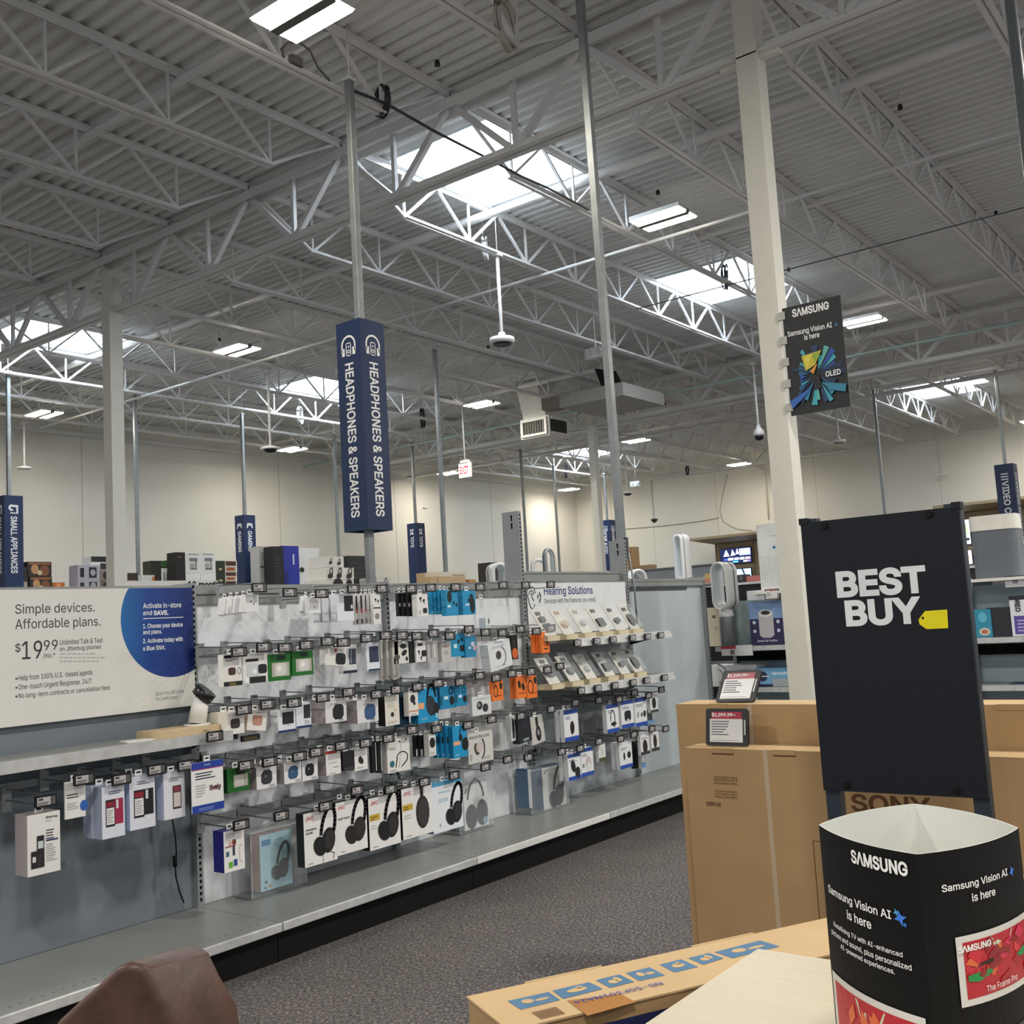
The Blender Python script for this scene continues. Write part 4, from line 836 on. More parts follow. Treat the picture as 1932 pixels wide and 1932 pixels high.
for i,px in enumerate((788,797,807)):
    pack(px,1407,9,40,'slim black pack with white foot on the fourth row, %s of three'%ORD[i],'#161618',[('r',.1,.02,.7,.35,'#dcdcd8'),('r',.6,.05,.9,.9,'#0a0a0a')],Y=3.69+.02*(2-i),d=.02,group='slim black packs on the fourth row')
pack(816,1406,13,40,'white pack with a black charging case on the fourth row','#dfddd8',[('e',.5,.62,.4,.5,'#1c1c1e'),('tl',.1,.1,.8,.2,2,'#9a9894')],Y=3.66)
for i,px in enumerate((827,837,847)):
    pack(px,1399,10,61,'slim teal headphone pack on the fourth row, %s of three'%ORD[i],'#1b7fae',[('r',.1,.45,.7,.65,'#17303e'),('r',.3,.05,.9,.12,'#b5cfd8')],Y=3.69+.02*(2-i),d=.02,group='slim teal packs on the fourth row')
pack(868,1399,27,60,'teal pack with black sport headphones and orange patch, fourth row','#1f94c6',[('r',.05,.4,.5,.52,'#e9a777'),('arc',.7,.68,.2,.4,40,200,.06,'#17181c'),('e',.85,.4,.24,.3,'#17181c'),('e',.55,.62,.12,.16,'#17181c'),('tl',.1,.08,.5,.14,1,'#bfe2f0')],side='#1679a6',Y=3.66)
pack(907,1409,47,58,'light grey box reading soundcore with a copper open-ear bud','#d2d1cc',[('t','soundcore',.05,.80,.86,.92,'#55585c',.01),('e',.34,.45,.1,.16,'#57403a',.3),('e',.45,.5,.14,.14,'#c9bfb8'),('arc',.48,.46,.17,.26,-75,60,.04,'#35353a'),('tl',.05,.1,.14,.34,5,'#8f8d88'),('tl',.55,.1,.9,.2,2,'#b5b3ae')],side='#c4c3be',d=.06)
pack(968,1374,8,48,'tall narrow white pack with black shape by the upright','#d9d9d7',[('r',.3,.1,.8,.85,'#2a2a2e')],Y=3.72)
pack(990,1377,24,47,'black boxed hearing amplifier beside a clear pack','#26282e',[('r',.3,.06,.75,.16,'#8c9aa0'),('tl',.3,.6,.8,.8,3,'#3c3f48')],Y=3.70,tilt=-6,d=.05)
pack(1014,1377,25,52,'clear pack with a black round remote on a strap','#c6c4bd',[('r',.42,.62,.6,.98,'#2c2b2c'),('e',.55,.36,.2,.34,'#232325'),('e',.55,.4,.1,.14,'#8a8a88')],Y=3.70,tilt=-6,d=.02)
# --- hearing bay
HB='#2a4fa8'
def hb(px,py,w_,h_,lab,art,top=True,**k):
    a=[('r',0,0,1,.14,HB)]+([('r',0,.86,1,1,'#2d4a94')] if top else [])+[('tl',.1,.7,.7,.82,2,'#6b7288')]+art
    return pack(px,py,w_,h_,lab,'#e6e7e8',a,d=.03,Y=3.68,**k)
hb(1078,1368,27,60,'white and blue hearing pack with a black clip, left of upper row',[('e',.55,.42,.15,.26,'#2a1c1c'),('e',.5,.28,.05,.1,'#2a1c1c')],behind=1,blabel='white and blue hearing pack hidden behind the black-clip one')
hb(1156,1355,23,54,'white and blue hearing pack with a curved amplifier',[('arc',.5,.46,.18,.4,-60,190,.05,'#232428'),('e',.55,.3,.22,.09,'#232428')])
hb(1184,1347,24,52,'white and blue hearing pack with a black square case',[('case',.5,.44,.5,'#232428'),('e',.5,.28,.1,.06,'#c9ccd0')])
hb(1209,1343,22,54,'white and blue hearing pack with small grey pieces',[('e',.25,.42,.08,.14,'#9a9c9e'),('e',.55,.4,.06,.1,'#35363a'),('e',.8,.42,.12,.14,'#35363a')])
pack(1234,1328,15,32,'small white pack with one black bead at the right of upper row','#dcdcda',[('e',.5,.55,.25,.35,'#232325'),('r',0,0,1,.16,'#4a4a4c')],Y=3.68,d=.02)
pack(1228,1352,14,26,'grey pack with pale blue foot below the small bead pack','#a8afb2',[('e',.4,.5,.3,.5,'#4a5258'),('r',0,0,1,.25,'#6f98c9')],Y=3.74,d=.02)
hb(1084,1446,24,50,'white and blue pack with two black hearing buds, lower row',[('e',.4,.52,.17,.28,'#232428',.3),('e',.72,.26,.2,.24,'#232428'),],behind=1,blabel='white and blue pack stacked behind the hearing-bud pack')
hb(1108,1437,23,54,'white and blue pack with an open white case, lower row',[('e',.6,.42,.22,.34,'#c9b8b4'),('e',.6,.32,.18,.2,'#dcdcdc'),('r',.1,.32,.24,.46,'#7d8a76')])
pack(1136,1420,13,33,'small white pack with a slim tool and olive foot','#dfdfdc',[('l',[(.35,.35),(.5,.8)],.003,'#8a8a88'),('l',[(.6,.35),(.55,.7)],.003,'#8a8a88'),('r',0,0,1,.22,'#4a5230')],Y=3.68,d=.02)
hb(1181,1424,24,51,'white and blue pack with two tiny black plugs, lower row',[('e',.36,.46,.07,.16,'#232428'),('e',.74,.48,.14,.14,'#232428')],top=False,behind=1,blabel='white and blue pack stacked behind the tiny-plug pack')
pack(1217,1405,17,37,'small white pack with a black pod, left of the last pair','#e0dfdc',[('e',.5,.4,.26,.4,'#2a2626'),('l',[(.45,.55),(.5,.75)],.004,'#2a2626'),('r',0,0,1,.16,'#3a3a38'),('tl',.2,.82,.8,.9,1,'#77787a')],Y=3.67,d=.02)
pack(1236,1399,15,36,'small white pack with a black oval, right of the last pair','#e0dfdc',[('e',.5,.52,.22,.42,'#2a2626'),('r',0,0,1,.18,'#3f423c'),('tl',.2,.84,.8,.92,1,'#77787a')],Y=3.67,d=.02)
pack(1213,1425,9,48,'narrow white pack with pale blue foot behind the last pair','#d5d7da',[('r',0,0,1,.2,'#6f8fc0')],Y=3.74,d=.02)
pack(1201,1424,8,52,'tall narrow black pack behind the last pair','#17181a',Y=3.78,d=.03)
# hearing shelves and the display stands on them
m_disp=M('#d5c7a6',.6,name='cream_block')
for zz,nm,xs,ys,tg in ((1.17,'upper',(1037,1072,1106,1139,1170,1197),(1198,1195,1192,1188,1184,1182),(1086,1123,1154,1191,1220,1245)),(.885,'lower',(1045,1083,1115,1150,1179,1204),(1286,1284,1281,1276,1271,1265),(1093,1125,1157,1192,1218,1252))):
    o=empty('hearing_shelf',(5.88,3.95,zz-.02),'%s grey shelf of hearing devices under the Hearing Solutions header'%nm,'shelf')
    MB().box((5.30,3.60,zz-.022),(6.47,3.955,zz),m_deck).build('shelf_plate',o)
    c=MB().hexa([(5.30,3.578,zz-.045),(6.44,3.578,zz-.045),(6.44,3.60,zz-.045),(5.30,3.60,zz-.045),(5.30,3.592,zz+.004),(6.44,3.592,zz+.004),(6.44,3.60,zz+.004),(5.30,3.60,zz+.004)],m_lip).build('price_channel',o)
    for xx in (6.44,): MB().prism([(xx,3.925,zz-.085),(xx,3.925,zz-.022),(xx,3.62,zz-.022)],[(xx+.01,3.925,zz-.085),(xx+.01,3.925,zz-.022),(xx+.01,3.62,zz-.022)],m_black).build('bracket',o)
    for i,px in enumerate(tg):
        q=onY(px,1205 if nm=='upper' else 1288,3.575); x=q.x; z=zz-.022
        t=empty('shelf_price_tag',(x,3.575,z),'%s black price tag from the left on the %s hearing shelf edge'%(ORD[i],nm),'price tag','price tags on the hearing shelves')
        MB().rbox((x-.036,3.560,z-.02),(x+.036,3.574,z+.02),.004,m_tagf,1,2).build('tag_case',t)
        b=MB().box((x-.029,3.5585,z-.015),(x+.026,3.560,z+.015),m_tags); b.box((x-.02,3.558,z),(x-.008,3.5585,z+.008),m_tagt); b.box((x-.02,3.558,z-.009),(x+.014,3.5585,z-.006),m_tagt); b.build('tag_screen',t)
    DV=('black cube pair','beige round case','clear open case','black box','black split ring','black pod') if nm=='upper' else ('small black bud','grey clear pod','pale round case','black block','dark twin bud','large black oval')
    for i,px in enumerate(xs):
        q=onY(px,ys[i],3.66); x=q.x; y=3.66
        s=empty('hearing_display',(x,y,zz),'acrylic stand with a %s on the %s hearing shelf, %s from left'%(DV[i],nm,ORD[i]),'display stand','hearing device display stands')
        MB().box((x-.062,y-.03,zz),(x+.062,y+.09,zz+.03),m_disp).build('base_block',s)
        t0=V((x,y-.01,zz+.032)); up=V((-.03,.085,.155)); 
        L=up.length; ud=up.normalized(); nn=V((0,-ud.z,ud.y)).normalized()
        def Q(a,c,d=0): return t0+V((a,0,0))+ud*(c*L)+nn*d
        MB().prism([Q(-.055,0),Q(.055,0),Q(.055,1),Q(-.055,1)],[Q(-.055,0,-.005),Q(.055,0,-.005),Q(.055,1,-.005),Q(-.055,1,-.005)],M('#dfdcd3',.4)).build('backing_card',s)
        MB().prism([Q(-.06,0,.03),Q(.06,0,.03),Q(.06,1.05,.03),Q(-.06,1.05,.03)],[Q(-.06,0,.027),Q(.06,0,.027),Q(.06,1.05,.027),Q(-.06,1.05,.027)],CLEAR(alpha=.12)).build('clear_cover',s)
        col=('#1b1a1b','#cdb49f','#b9bcbd','#1d1a1c','#202124','#2a2b2c') if nm=='upper' else ('#1d1c1e','#5a5c5e','#b5b9ae','#17171a','#2a2a2e','#121214')
        m=M(col[i],.35); c0=Q(.005,.38,.004); b=MB()
        if i==3: b.prism([Q(-.03,.2,0),Q(.035,.2,0),Q(.035,.5,0),Q(-.03,.5,0)],[Q(-.03,.2,.02),Q(.035,.2,.02),Q(.035,.5,.02),Q(-.03,.5,.02)],m)
        elif i==0: b.prism([Q(-.02,.25,0),Q(.03,.25,0),Q(.03,.42,0),Q(-.02,.42,0)],[Q(-.02,.25,.02),Q(.03,.25,.02),Q(.03,.42,.02),Q(-.02,.42,.02)],m).prism([Q(-.025,.52,0),Q(.015,.5,0),Q(.02,.68,0),Q(-.02,.7,0)],[Q(-.025,.52,.02),Q(.015,.5,.02),Q(.02,.68,.02),Q(-.02,.7,.02)],m)
        else:
            R1,R2=((.036,.16),(.03,.13),(.03,.2),(.03,.13),(.034,.27))[min(i-1,4) if i<4 else i-1]
            A=[Q(.005+R1*cos(2*pi*k/16),.38+R2*sin(2*pi*k/16),.0) for k in range(16)]; B=[Q(.005+R1*.8*cos(2*pi*k/16),.38+R2*.8*sin(2*pi*k/16),.02) for k in range(16)]
            b.prism(A,B,m)
        b.build('hearing_case',s)
        b=MB()
        for dx in (-.014,.010): b.prism([Q(dx-.006,.78,0),Q(dx+.006,.78,0),Q(dx+.004,.92,0),Q(dx-.004,.92,0)],[Q(dx-.004,.8,.012),Q(dx+.004,.8,.012),Q(dx+.003,.9,.012),Q(dx-.003,.9,.012)],m)
        b.build('ear_pieces',s)
# charging cable with an inline clip hanging beside the upright
q=[onY(px,py,3.9) for px,py in ((325,1545),(331,1580),(333,1612),(330,1625),(332,1655),(338,1680),(347,1703))]
o=empty('charging_cable',q[0],'black charging cable hanging beside the upright in the phone bay','cable')
MB().tube(q,.003,m_black,6).build('cord',o); MB().cyl(q[3]+V((0,0,.022)),q[3]+V((0,0,-.022)),.009,m_black,8).build('inline_clip',o); MB().cyl(q[0],q[0]+V((-.005,0,.05)),.007,M('#d8d8d4'),8).build('plug',o)
# ================================================================== FOREGROUND
def atD(px,py,D): d=ray(px,py); return CAM+d*(D/FPX)
def tX(b,T,xl,yt,yb,xr,yr,X,m,bold=0):
    # lettering on a plane x = X facing -x: bottom-left (xl,yb), top-left (xl,yt), bottom-right (xr,yr)
    o=onX(xl,yb,X); h=onX(xl,yt,X).z-o.z; w_=o.y-onX(xr,yr,X).y
    b.text(T,o,(0,-1,0),(0,0,1),m,w=w_,h=h,bold=bold)
def quadX(b,P,X,m): b.poly([onX(x,y,X) for x,y in P],m)
# stacked television cartons
FX,BX=3.35,3.50
yl=onX(1292,1411,FX).y; zt=onX(1292,1411,FX).z
o=empty('television_carton',(FX+.07,1.2,0),'front brown television carton marked SONY behind the black logo stand','carton','brown television cartons')
b=MB().box((FX,yl-1.38,0),(FX+.14,yl,zt),m_card); b.f.pop(1) if False else None
b.build('carton_body',o)
b=MB().box((FX-.001,yl-1.38,zt-.0005),(FX+.14,yl,zt+.0015),m_cardt); b.build('top_flap',o)
b=MB(); X=FX-.0012
tX(b,'SONY',1607,1497,1531,1757,1530,X,m_ink,.02)
b.build('brand_lettering',o); b=MB()
for ya,yb_,x0,x1 in ((1463,1468,1347,1391),(1468,1473,1347,1391),(1474,1479,1347,1391),(1490,1494,1349,1391),(1495,1499,1349,1391),(1500,1505,1349,1391)):
    tX(b,random.choice(('Product information','Informations sur le','Informacion sobre')),x0,ya,yb_,x1,yb_+.6,X,m_ink)
tX(b,'SORPLAS',1333,1512,1520,1360,1520,X,m_ink,.02)
b.build('information_lettering',o); b=MB()
for (xa,ya,xb,yb_) in ((1533,1586,1560,1586),):
    a=onX(xa,ya,X); c=onX(xb,yb_,X); b.poly([(X,a.y,a.z),(X,c.y-.3,a.z),(X,c.y-.3,a.z-.002),(X,a.y,a.z-.002)],m_ink); b.poly([(X,a.y,a.z),(X,a.y-.002,a.z),(X,a.y-.002,.1),(X,a.y,.1)],m_ink)
b.build('carton_print',o)
ys=onX(1443,1416,FX).y
MB().box((FX-.002,ys-.008,.05),(FX-.0008,ys+.008,zt+.002),CLEAR('#efe6d6',.16,.2)).box((FX-.002,ys-.008,zt+.0017),(FX+.14,ys+.008,zt+.0026),CLEAR('#efe6d6',.16,.2)).build('plastic_strap',o)
b=MB()
for pa,pb in ((1343,1383),(1458,1500)):
    y0,y1=onX(pa,1413,FX).y,onX(pb,1413,FX).y; b.box((FX-.0022,y1,zt-.018),(FX-.0002,y0,zt-.014),m_ink); b.box((FX-.002,y1,zt-.016),(FX-.0001,y0,zt+.003),m_card)
b.build('hand_slot',o)
yl2=onX(1275,1329,BX).y; zt2=onX(1275,1329,BX).z
o=empty('television_carton',(BX+.08,1.2,0),'rear taller brown television carton behind the one marked SONY','carton','brown television cartons')
MB().box((BX,yl2-1.62,0),(BX+.16,yl2,zt2),m_card).build('carton_body',o)
MB().box((BX-.001,yl2-1.62,zt2-.0005),(BX+.16,yl2,zt2+.0015),m_cardt).build('top_flap',o)
ys=onX(1414,1328,BX).y
MB().box((BX-.002,ys-.008,.05),(BX-.0008,ys+.008,zt2+.002),CLEAR('#efe6d6',.16,.2)).box((BX-.002,ys-.008,zt2+.0017),(BX+.16,ys+.008,zt2+.0026),CLEAR('#efe6d6',.16,.2)).build('plastic_strap',o)
b=MB(); y0,y1=onX(1338,1328,BX).y,onX(1372,1328,BX).y; b.box((BX-.002,y1,zt2-.016),(BX-.0001,y0,zt2+.003),m_card); y0,y1=onX(1880,1330,BX).y,onX(1932,1330,BX).y; b.box((BX-.002,y1,zt2-.016),(BX-.0001,y0,zt2+.003),m_card); b.build('hand_slot',o)
b=MB(); tX(b,'Product information',1345,1377,1382,1352,1382,BX-.0012,m_ink); b.build('printed_marks',o)
# electronic price cards on the cartons
def esl(C0,ax,up,w_,h_,price,label,zbase):
    # C0: centre, ax: unit to viewer's right, up: unit up along the card
    n=ax.cross(up).normalized()   # towards the viewer
    o=empty('price_display',V((C0.x,C0.y,zbase)),label,'price display','black electronic price displays')
    def Q(u,v,k=0): return C0+ax*(u*w_)+up*(v*h_)+n*k
    def slab(b,u0,v0,u1,v1,k0,k1,m): b.prism([Q(u0,v0,k0),Q(u1,v0,k0),Q(u1,v1,k0),Q(u0,v1,k0)],[Q(u0,v0,k1),Q(u1,v0,k1),Q(u1,v1,k1),Q(u0,v1,k1)],m)
    r=.06; P=[]
    for cx,cy,a0 in ((.5-r,.5-r*w_/h_,0),(-.5+r,.5-r*w_/h_,90),(-.5+r,-.5+r*w_/h_,180),(.5-r,-.5+r*w_/h_,270)):
        for k in range(5): t=radians(a0+22.5*k); P.append((cx+r*cos(t),cy+r*w_/h_*sin(t)))
    MB().prism([Q(u,v,-.012) for u,v in P],[Q(u,v,0) for u,v in P],M('#1c1c1e',.45)).build('frame',o)
    b=MB(); slab(b,-.40,-.40,.38,.22,.0,.0008,M('#d6d4d2',.3)); slab(b,-.36,.22,.36,.41,.0,.0009,M('#a32236',.35)); 
    b.build('screen',o)
    b=MB(); b.text(price,Q(-.35,.26,.0014),ax,up,m_lett,h=.13*h_,bold=.02)
    b.text('sony' if False else 'Save',Q(.10,.31,.0014),ax,up,m_lett,h=.05*h_)
    for i in range(6):
        y=.14-.07*i; L_=random.uniform(.25,.45); b.poly([Q(-.36,y,.0014),Q(-.36+L_,y,.0014),Q(-.36+L_,y+.025,.0014),Q(-.36,y+.025,.0014)],M('#55565a'))
    b.poly([Q(-.36,-.36,.0014),Q(.3,-.36,.0014),Q(.3,-.35,.0014),Q(-.36,-.35,.0014)],M('#8a8a8c'))
    b.build('printed_text',o)
    b=MB(); slab(b,.42,-.2,.45,.2,0,.003,M('#b9b9b9',.3)); b.build('side_clip',o)
    return o,n
a=onX(1331,1378,3.40); c=onX(1410,1377,3.40); w_=a.y-c.y
ax=V((0,-1,0)); up=V((.16,0,1)).normalized(); h_=w_*.80
C0=V((3.405,(a.y+c.y)/2,zt+.0025+h_/2*up.z+.002))
o,n=esl(C0,ax,up,w_,h_,'$1,099.99','black price display with a red band standing on the front carton',zt)
ax=V((0,-1,.02)).normalized(); up=V((.45,-.18,1)).normalized()
C0=onX(1393,1294,3.565); 
o,n=esl(C0,ax,up,w_*.95,h_*.95,'$1,399.99','black price display with a red band tilted on the rear carton',zt2)
MB().prism([(3.57,C0.y-.03,zt2+.0015),(3.65,C0.y-.03,zt2+.0015),(3.60,C0.y-.03,C0.z+.02)],[(3.57,C0.y-.033,zt2+.0015),(3.65,C0.y-.033,zt2+.0015),(3.60,C0.y-.033,C0.z+.02)],CLEAR(alpha=.2)).build('clear_easel',o)
# ------------------------------------------------------------------ black store-logo stand
LX=2.78; m_char=M('#171a21',.62,var=.04,scale=40,bump=.05,name='charcoal_panel')
P=[onX(x,y,LX) for x,y in ((1511,985),(1812,957),(1862,1506),(1553,1492))]
yL=(P[0].y+P[3].y)/2; yR=(P[1].y+P[2].y)/2; zT=(P[0].z+P[1].z)/2; zB=(P[2].z+P[3].z)/2
o=empty('logo_stand',(LX+.03,(yL+yR)/2,0),'black upright panel stand with white BEST BUY lettering and a yellow tag','sign stand')
MB().box((LX,yR,zB),(LX+.012,yL,zT),m_char).build('front_panel',o)
b=MB()
b.box((LX-.002,yR-.004,zT-.006),(LX+.03,yR+.018,zT+.012),m_char); b.box((LX-.002,yL-.018,zT-.006),(LX+.03,yL+.004,zT+.012),m_char); b.build('top_tabs',o)
m_post=M('#2e3842',.4,.3,name='steel_post')
for y in (yL-.02,yR+.02): MB().box((LX+.013,y-.02,.012),(LX+.045,y+.02,zT+.01),m_post).build('post',o)
MB().box((LX+.013,yR+.042,.10),(LX+.045,yL-.042,.13),m_post).build('cross_rail',o)
MB().box((LX-.16,yR-.02,0),(LX+.22,yL+.02,.012),m_post).build('base_plate',o)
for px,py in ((1556,992),(1753,970),(1597,1481),(1804,1491)):
    q=onX(px,py,LX-.0005); MB().cyl((LX-.006,q.y,q.z),(LX,q.y,q.z),.009,m_black,10,.009).build('bolt',o)
b=MB(); X=LX-.0012; m_lg=M('#d9e0df',.45,name='pale_logo_white')
def fat(T,xl,yt,yb,xr,yr): tX(b,T,xl,yt,yb,xr,yr,X,m_lg,.038)
fat('BEST',1580,1078,1129,1750,1120); fat('BUY',1597,1133,1183,1741,1175)
b.build('logo_lettering',o)
b=MB(); quadX(b,[(1733,1169),(1745,1153),(1787,1150),(1789,1185),(1748,1187),(1735,1178)],LX-.0012,M('#e3d500',.4)); b.poly([onX(1741,1166,LX-.0016)+V((0,.0035*cos(t*pi/4),.0035*sin(t*pi/4))) for t in range(8)],m_char); b.build('yellow_tag',o)
# ------------------------------------------------------------------ wooden table, television carton in front of it, totem
TZ=.77
o=empty('wooden_table',(1.18,.1,0),'pale wooden table top at the bottom right beneath the black totem','table')
MB().box((.80,-.55,TZ-.03),(1.56,.757,TZ),wood_mat()).build('table_top',o)
for x in (.86,1.50):
    for y in (-.49,.40): MB().box((x-.025,y-.025,0),(x+.025,y+.025,TZ-.03),M('#b7a98a',.5)).build('leg',o)
d=V((.8836,-.468,0)); pdir=V((-.468,-.8836,0)); BL=V((1.285,1.12,0)); bh=.72; bw=.155; bl=1.24
def BP(s,t,z): return BL+d*s+pdir*t+V((0,0,z))
o=empty('television_carton',BL+d*.6+pdir*.07,'brown television carton with blue pictograms on its top edge beside the wooden table','carton')
b=MB().hexa([BP(0,0,0),BP(0,bw,0),BP(bl,bw,0),BP(bl,0,0),BP(0,0,bh),BP(0,bw,bh),BP(bl,bw,bh),BP(bl,0,bh)],m_card); b.build('carton_body',o)
b=MB().hexa([BP(-.002,-.003,bh),BP(-.002,bw+.003,bh),BP(bl,bw+.003,bh),BP(bl,-.003,bh),BP(-.002,-.003,bh+.003),BP(-.002,bw+.003,bh+.003),BP(bl,bw+.003,bh+.003),BP(bl,-.003,bh+.003)],m_cardt); b.build('top_flap',o)
for s0,s1 in ((.10,.24),(.42,.55),(.78,.92)): MB().hexa([BP(s0,-.008,bh-.02),BP(s0,-.003,bh-.02),BP(s1,-.003,bh-.02),BP(s1,-.008,bh-.02),BP(s0,-.008,bh+.004),BP(s0,-.003,bh+.004),BP(s1,-.003,bh+.004),BP(s1,-.008,bh+.004)],m_cardt).build('edge_tab',o)
b=MB(); b.poly([BP(.12,bw+.001,.04),BP(1.2,bw+.001,.04),BP(1.2,bw+.001,.70),BP(.12,bw+.001,.70)],M('#16234f',.4)); b.build('front_print',o)
zt3=bh+.0036; b=MB(); m_bi=M('#4d7291',.6,name='blue_print'); s1=lambda x,y:(860+.20704*x,1700+.20704*y); s2=lambda x,y:(1200+.20704*x,1700+.20704*y)
IC=[[s1(470,910),s1(845,828),s1(950,900),s1(592,988)],[s1(878,815),s1(1215,738),s1(1340,800),s1(980,890)],[s1(1275,720),s1(1490,668),s1(1625,735),s1(1405,790)],[s1(1550,655),s1(1765,602),s1(1905,675),s1(1670,728)],[s2(215,578),s2(410,530),s2(565,598),s2(350,650)],[s2(475,520),s2(665,472),s2(800,520),s2(615,580)],[s2(715,465),s2(1130,358),s2(1310,412),s2(880,520)]]
for i,Qd in enumerate(IC):
    W4=[onZ(x,y,zt3) for x,y in Qd]; b.poly(W4,m_bi)
    def bil(u,v): 
        p=W4[0].lerp(W4[1],u).lerp(W4[3].lerp(W4[2],u),v); p.z=zt3+.0004; return p
    ccc=m_cardt
    def blob(cu,cv,ru,rv): b.poly([bil(cu+ru*cos(t*pi/6),cv+rv*sin(t*pi/6)) for t in range(12)],ccc)
    if i%3==0: blob(.35,.45,.14,.22); blob(.68,.55,.18,.12)
    elif i%3==1: blob(.5,.5,.26,.2); blob(.62,.3,.1,.12)
    else: blob(.42,.55,.2,.2); blob(.66,.42,.12,.26)
b.build('blue_pictograms',o)
b=MB(); a=onZ(*s1(1858,735),zt3+.001); c=onZ(*s1(1058,915),zt3+.001); b.text('NS-50F301NA24',a,(c-a),pdir,M('#4a4a8f',.6),w=(c-a).length,h=.013,bold=.01); b.build('model_lettering',o)
b=MB()
for k in range(14):
    u=k/14; A=onZ(*s1(690+u*225,1012-u*52),zt3+.0005); dd=onZ(*s1(690+u*225+8,1012-u*52-2),zt3+.0005)-A; E_=onZ(*s1(780+u*225,1075-u*52),zt3+.0005)-A
    b.poly([A,A+dd,A+dd+E_,A+E_],m_ink)
b.build('barcode',o)
b=MB().poly([onZ(*s1(x,y),zt3+.0003) for x,y in ((1015,905),(1500,845),(1640,920),(1200,1045))],M('#b07a3e',.15)); b.build('packing_tape',o)
# totem: four bowed printed faces, open top, white inside
k_=.24/.55; TL_=V((2.578*k_,1.059*k_,0)); TF=V((2.355*k_,.753*k_,0)); TR=V((2.702*k_,.623*k_,0)); TB=TL_+TR-TF
TH=1.06; m_tot=M('#08080a',.6,var=.02,name='printed_black'); m_toti=M('#dadbd4',.6,var=.02,name='white_card')
cen=(TL_+TR)/2
o=empty('printed_totem',V((cen.x,cen.y,TZ)),'black folded card totem with white lettering on the wooden table','totem')
def TW(A,B,u,z,off=0):
    p=A.lerp(B,u); mid=(A+B)/2; nn=(mid-cen).normalized(); p=p+nn*(.016*4*u*(1-u)+off); return V((p.x,p.y,z))
b=MB(); N=14
for A,B in ((TL_,TF),(TF,TR),(TR,TB),(TB,TL_)):
    for i in range(N):
        u0,u1=i/N,(i+1)/N
        b.poly([TW(A,B,u0,TZ),TW(A,B,u1,TZ),TW(A,B,u1,TH),TW(A,B,u0,TH)],m_tot)
b.build('outer_card',o)
b=MB()
for A,B in ((TL_,TF),(TF,TR),(TR,TB),(TB,TL_)):
    for i in range(N):
        u0,u1=i/N,(i+1)/N; e=-.0012
        b.poly([TW(A,B,u1,TZ,e),TW(A,B,u0,TZ,e),TW(A,B,u0,TH,e),TW(A,B,u1,TH,e)],m_toti); b.poly([TW(A,B,u0,TH),TW(A,B,u1,TH),TW(A,B,u1,TH,e),TW(A,B,u0,TH,e)],m_toti)
b.build('white_lining',o)
def fpx(A,B,px,py):
    # photograph position -> (u, z) on the flat chord plane of a face, pushed out by the bow
    d_=ray(px,py); t_=(B-A); n_=V((t_.y,-t_.x,0)); 
    u=.5; 
    for _ in range(6):
        off=TW(A,B,u,0)-A.lerp(B,u); base=A+off; s=((base-V((0,0,0))).dot(n_))/(d_.dot(n_)); p=d_*s; u=((p-base).dot(t_))/t_.length_squared
    return u, EYE+p.z
def curved(name,A,B,items):
    b=MB()
    for it in items:
        k=it[0]
        if k=='t':
            _,T,p0,p1,ptop,m,bold=it
            u0,z0=fpx(A,B,*p0); u1,z1=fpx(A,B,*p1); ut,zt_=fpx(A,B,*ptop); h=zt_-z0
            vs,fs,(bw_,bh_,bx,by)=glyphs(T,bold); base=len(b.v)
            b.v+=[TW(A,B,u0+(u1-u0)*(x-bx)/bw_,z0+h*(y-by)/bh_,.0012) for x,y in vs]
            for q in fs: b.face([base+i for i in q],m)
        elif k=='r':
            _,u0,z0,u1,z1,m,off=it; n_=10
            for i in range(n_):
                a_=u0+(u1-u0)*i/n_; c_=u0+(u1-u0)*(i+1)/n_
                b.poly([TW(A,B,a_,z0,off),TW(A,B,c_,z0,off),TW(A,B,c_,z1,off),TW(A,B,a_,z1,off)],m)
        elif k=='p':
            _,uz,m,off=it; b.poly([TW(A,B,u,z,off) for u,z in uz],m)
    return b.build(name,o)
def flowers(u0,z0,u1,z1,seed):
    rr=random.Random(seed); out=[('r',u0,z0,u1,z1,M('#b5202f',.4),.0014)]
    def U(x): return u0+(u1-u0)*x
    def Zz(y): return z0+(z1-z0)*y
    CO=['#c8283a','#a81c2c','#d8443a','#cf2f55','#8c1a24','#dd6a3c']
    out.append(('p',[(U(.34),Zz(.98)),(U(.7),Zz(.98)),(U(.62),Zz(.75)),(U(.5),Zz(.85)),(U(.42),Zz(.72))],M('#c9d2b8',.4),.0015))
    for i in range(24):
        cx,cy=rr.uniform(.05,.95),rr.uniform(.05,.75); L=rr.uniform(.15,.4); an=rr.uniform(.6,2.6); wd=rr.uniform(.05,.11)
        dx,dy=cos(an)*L*.6,sin(an)*L
        pts=[(cx,cy),(cx+dx*.5-wd,cy+dy*.5),(cx+dx,cy+dy),(cx+dx*.5+wd,cy+dy*.5)]
        pts=[(U(min(1,max(0,x))),Zz(min(1,max(0,y)))) for x,y in pts]
        out.append(('p',pts,M(rr.choice(CO),.4),.0016+i*.00004))
    out.append(('p',[(U(.02),Zz(.42)),(U(.3),Zz(.45)),(U(.34),Zz(.38)),(U(.15),Zz(.28)),(U(.02),Zz(.32))],M('#1f8c4a',.4),.0026))
    out.append(('p',[(U(.72),Zz(.5)),(U(.98),Zz(.62)),(U(.98),Zz(.45)),(U(.8),Zz(.42))],M('#2b8a4a',.4),.0026))
    out.append(('p',[(U(.05),Zz(.55)),(U(.36),Zz(.62)),(U(.34),Zz(.54))],M('#2a1418',.4),.0026))
    return out
mw=m_lett; st=[]
A,B=TL_,TF
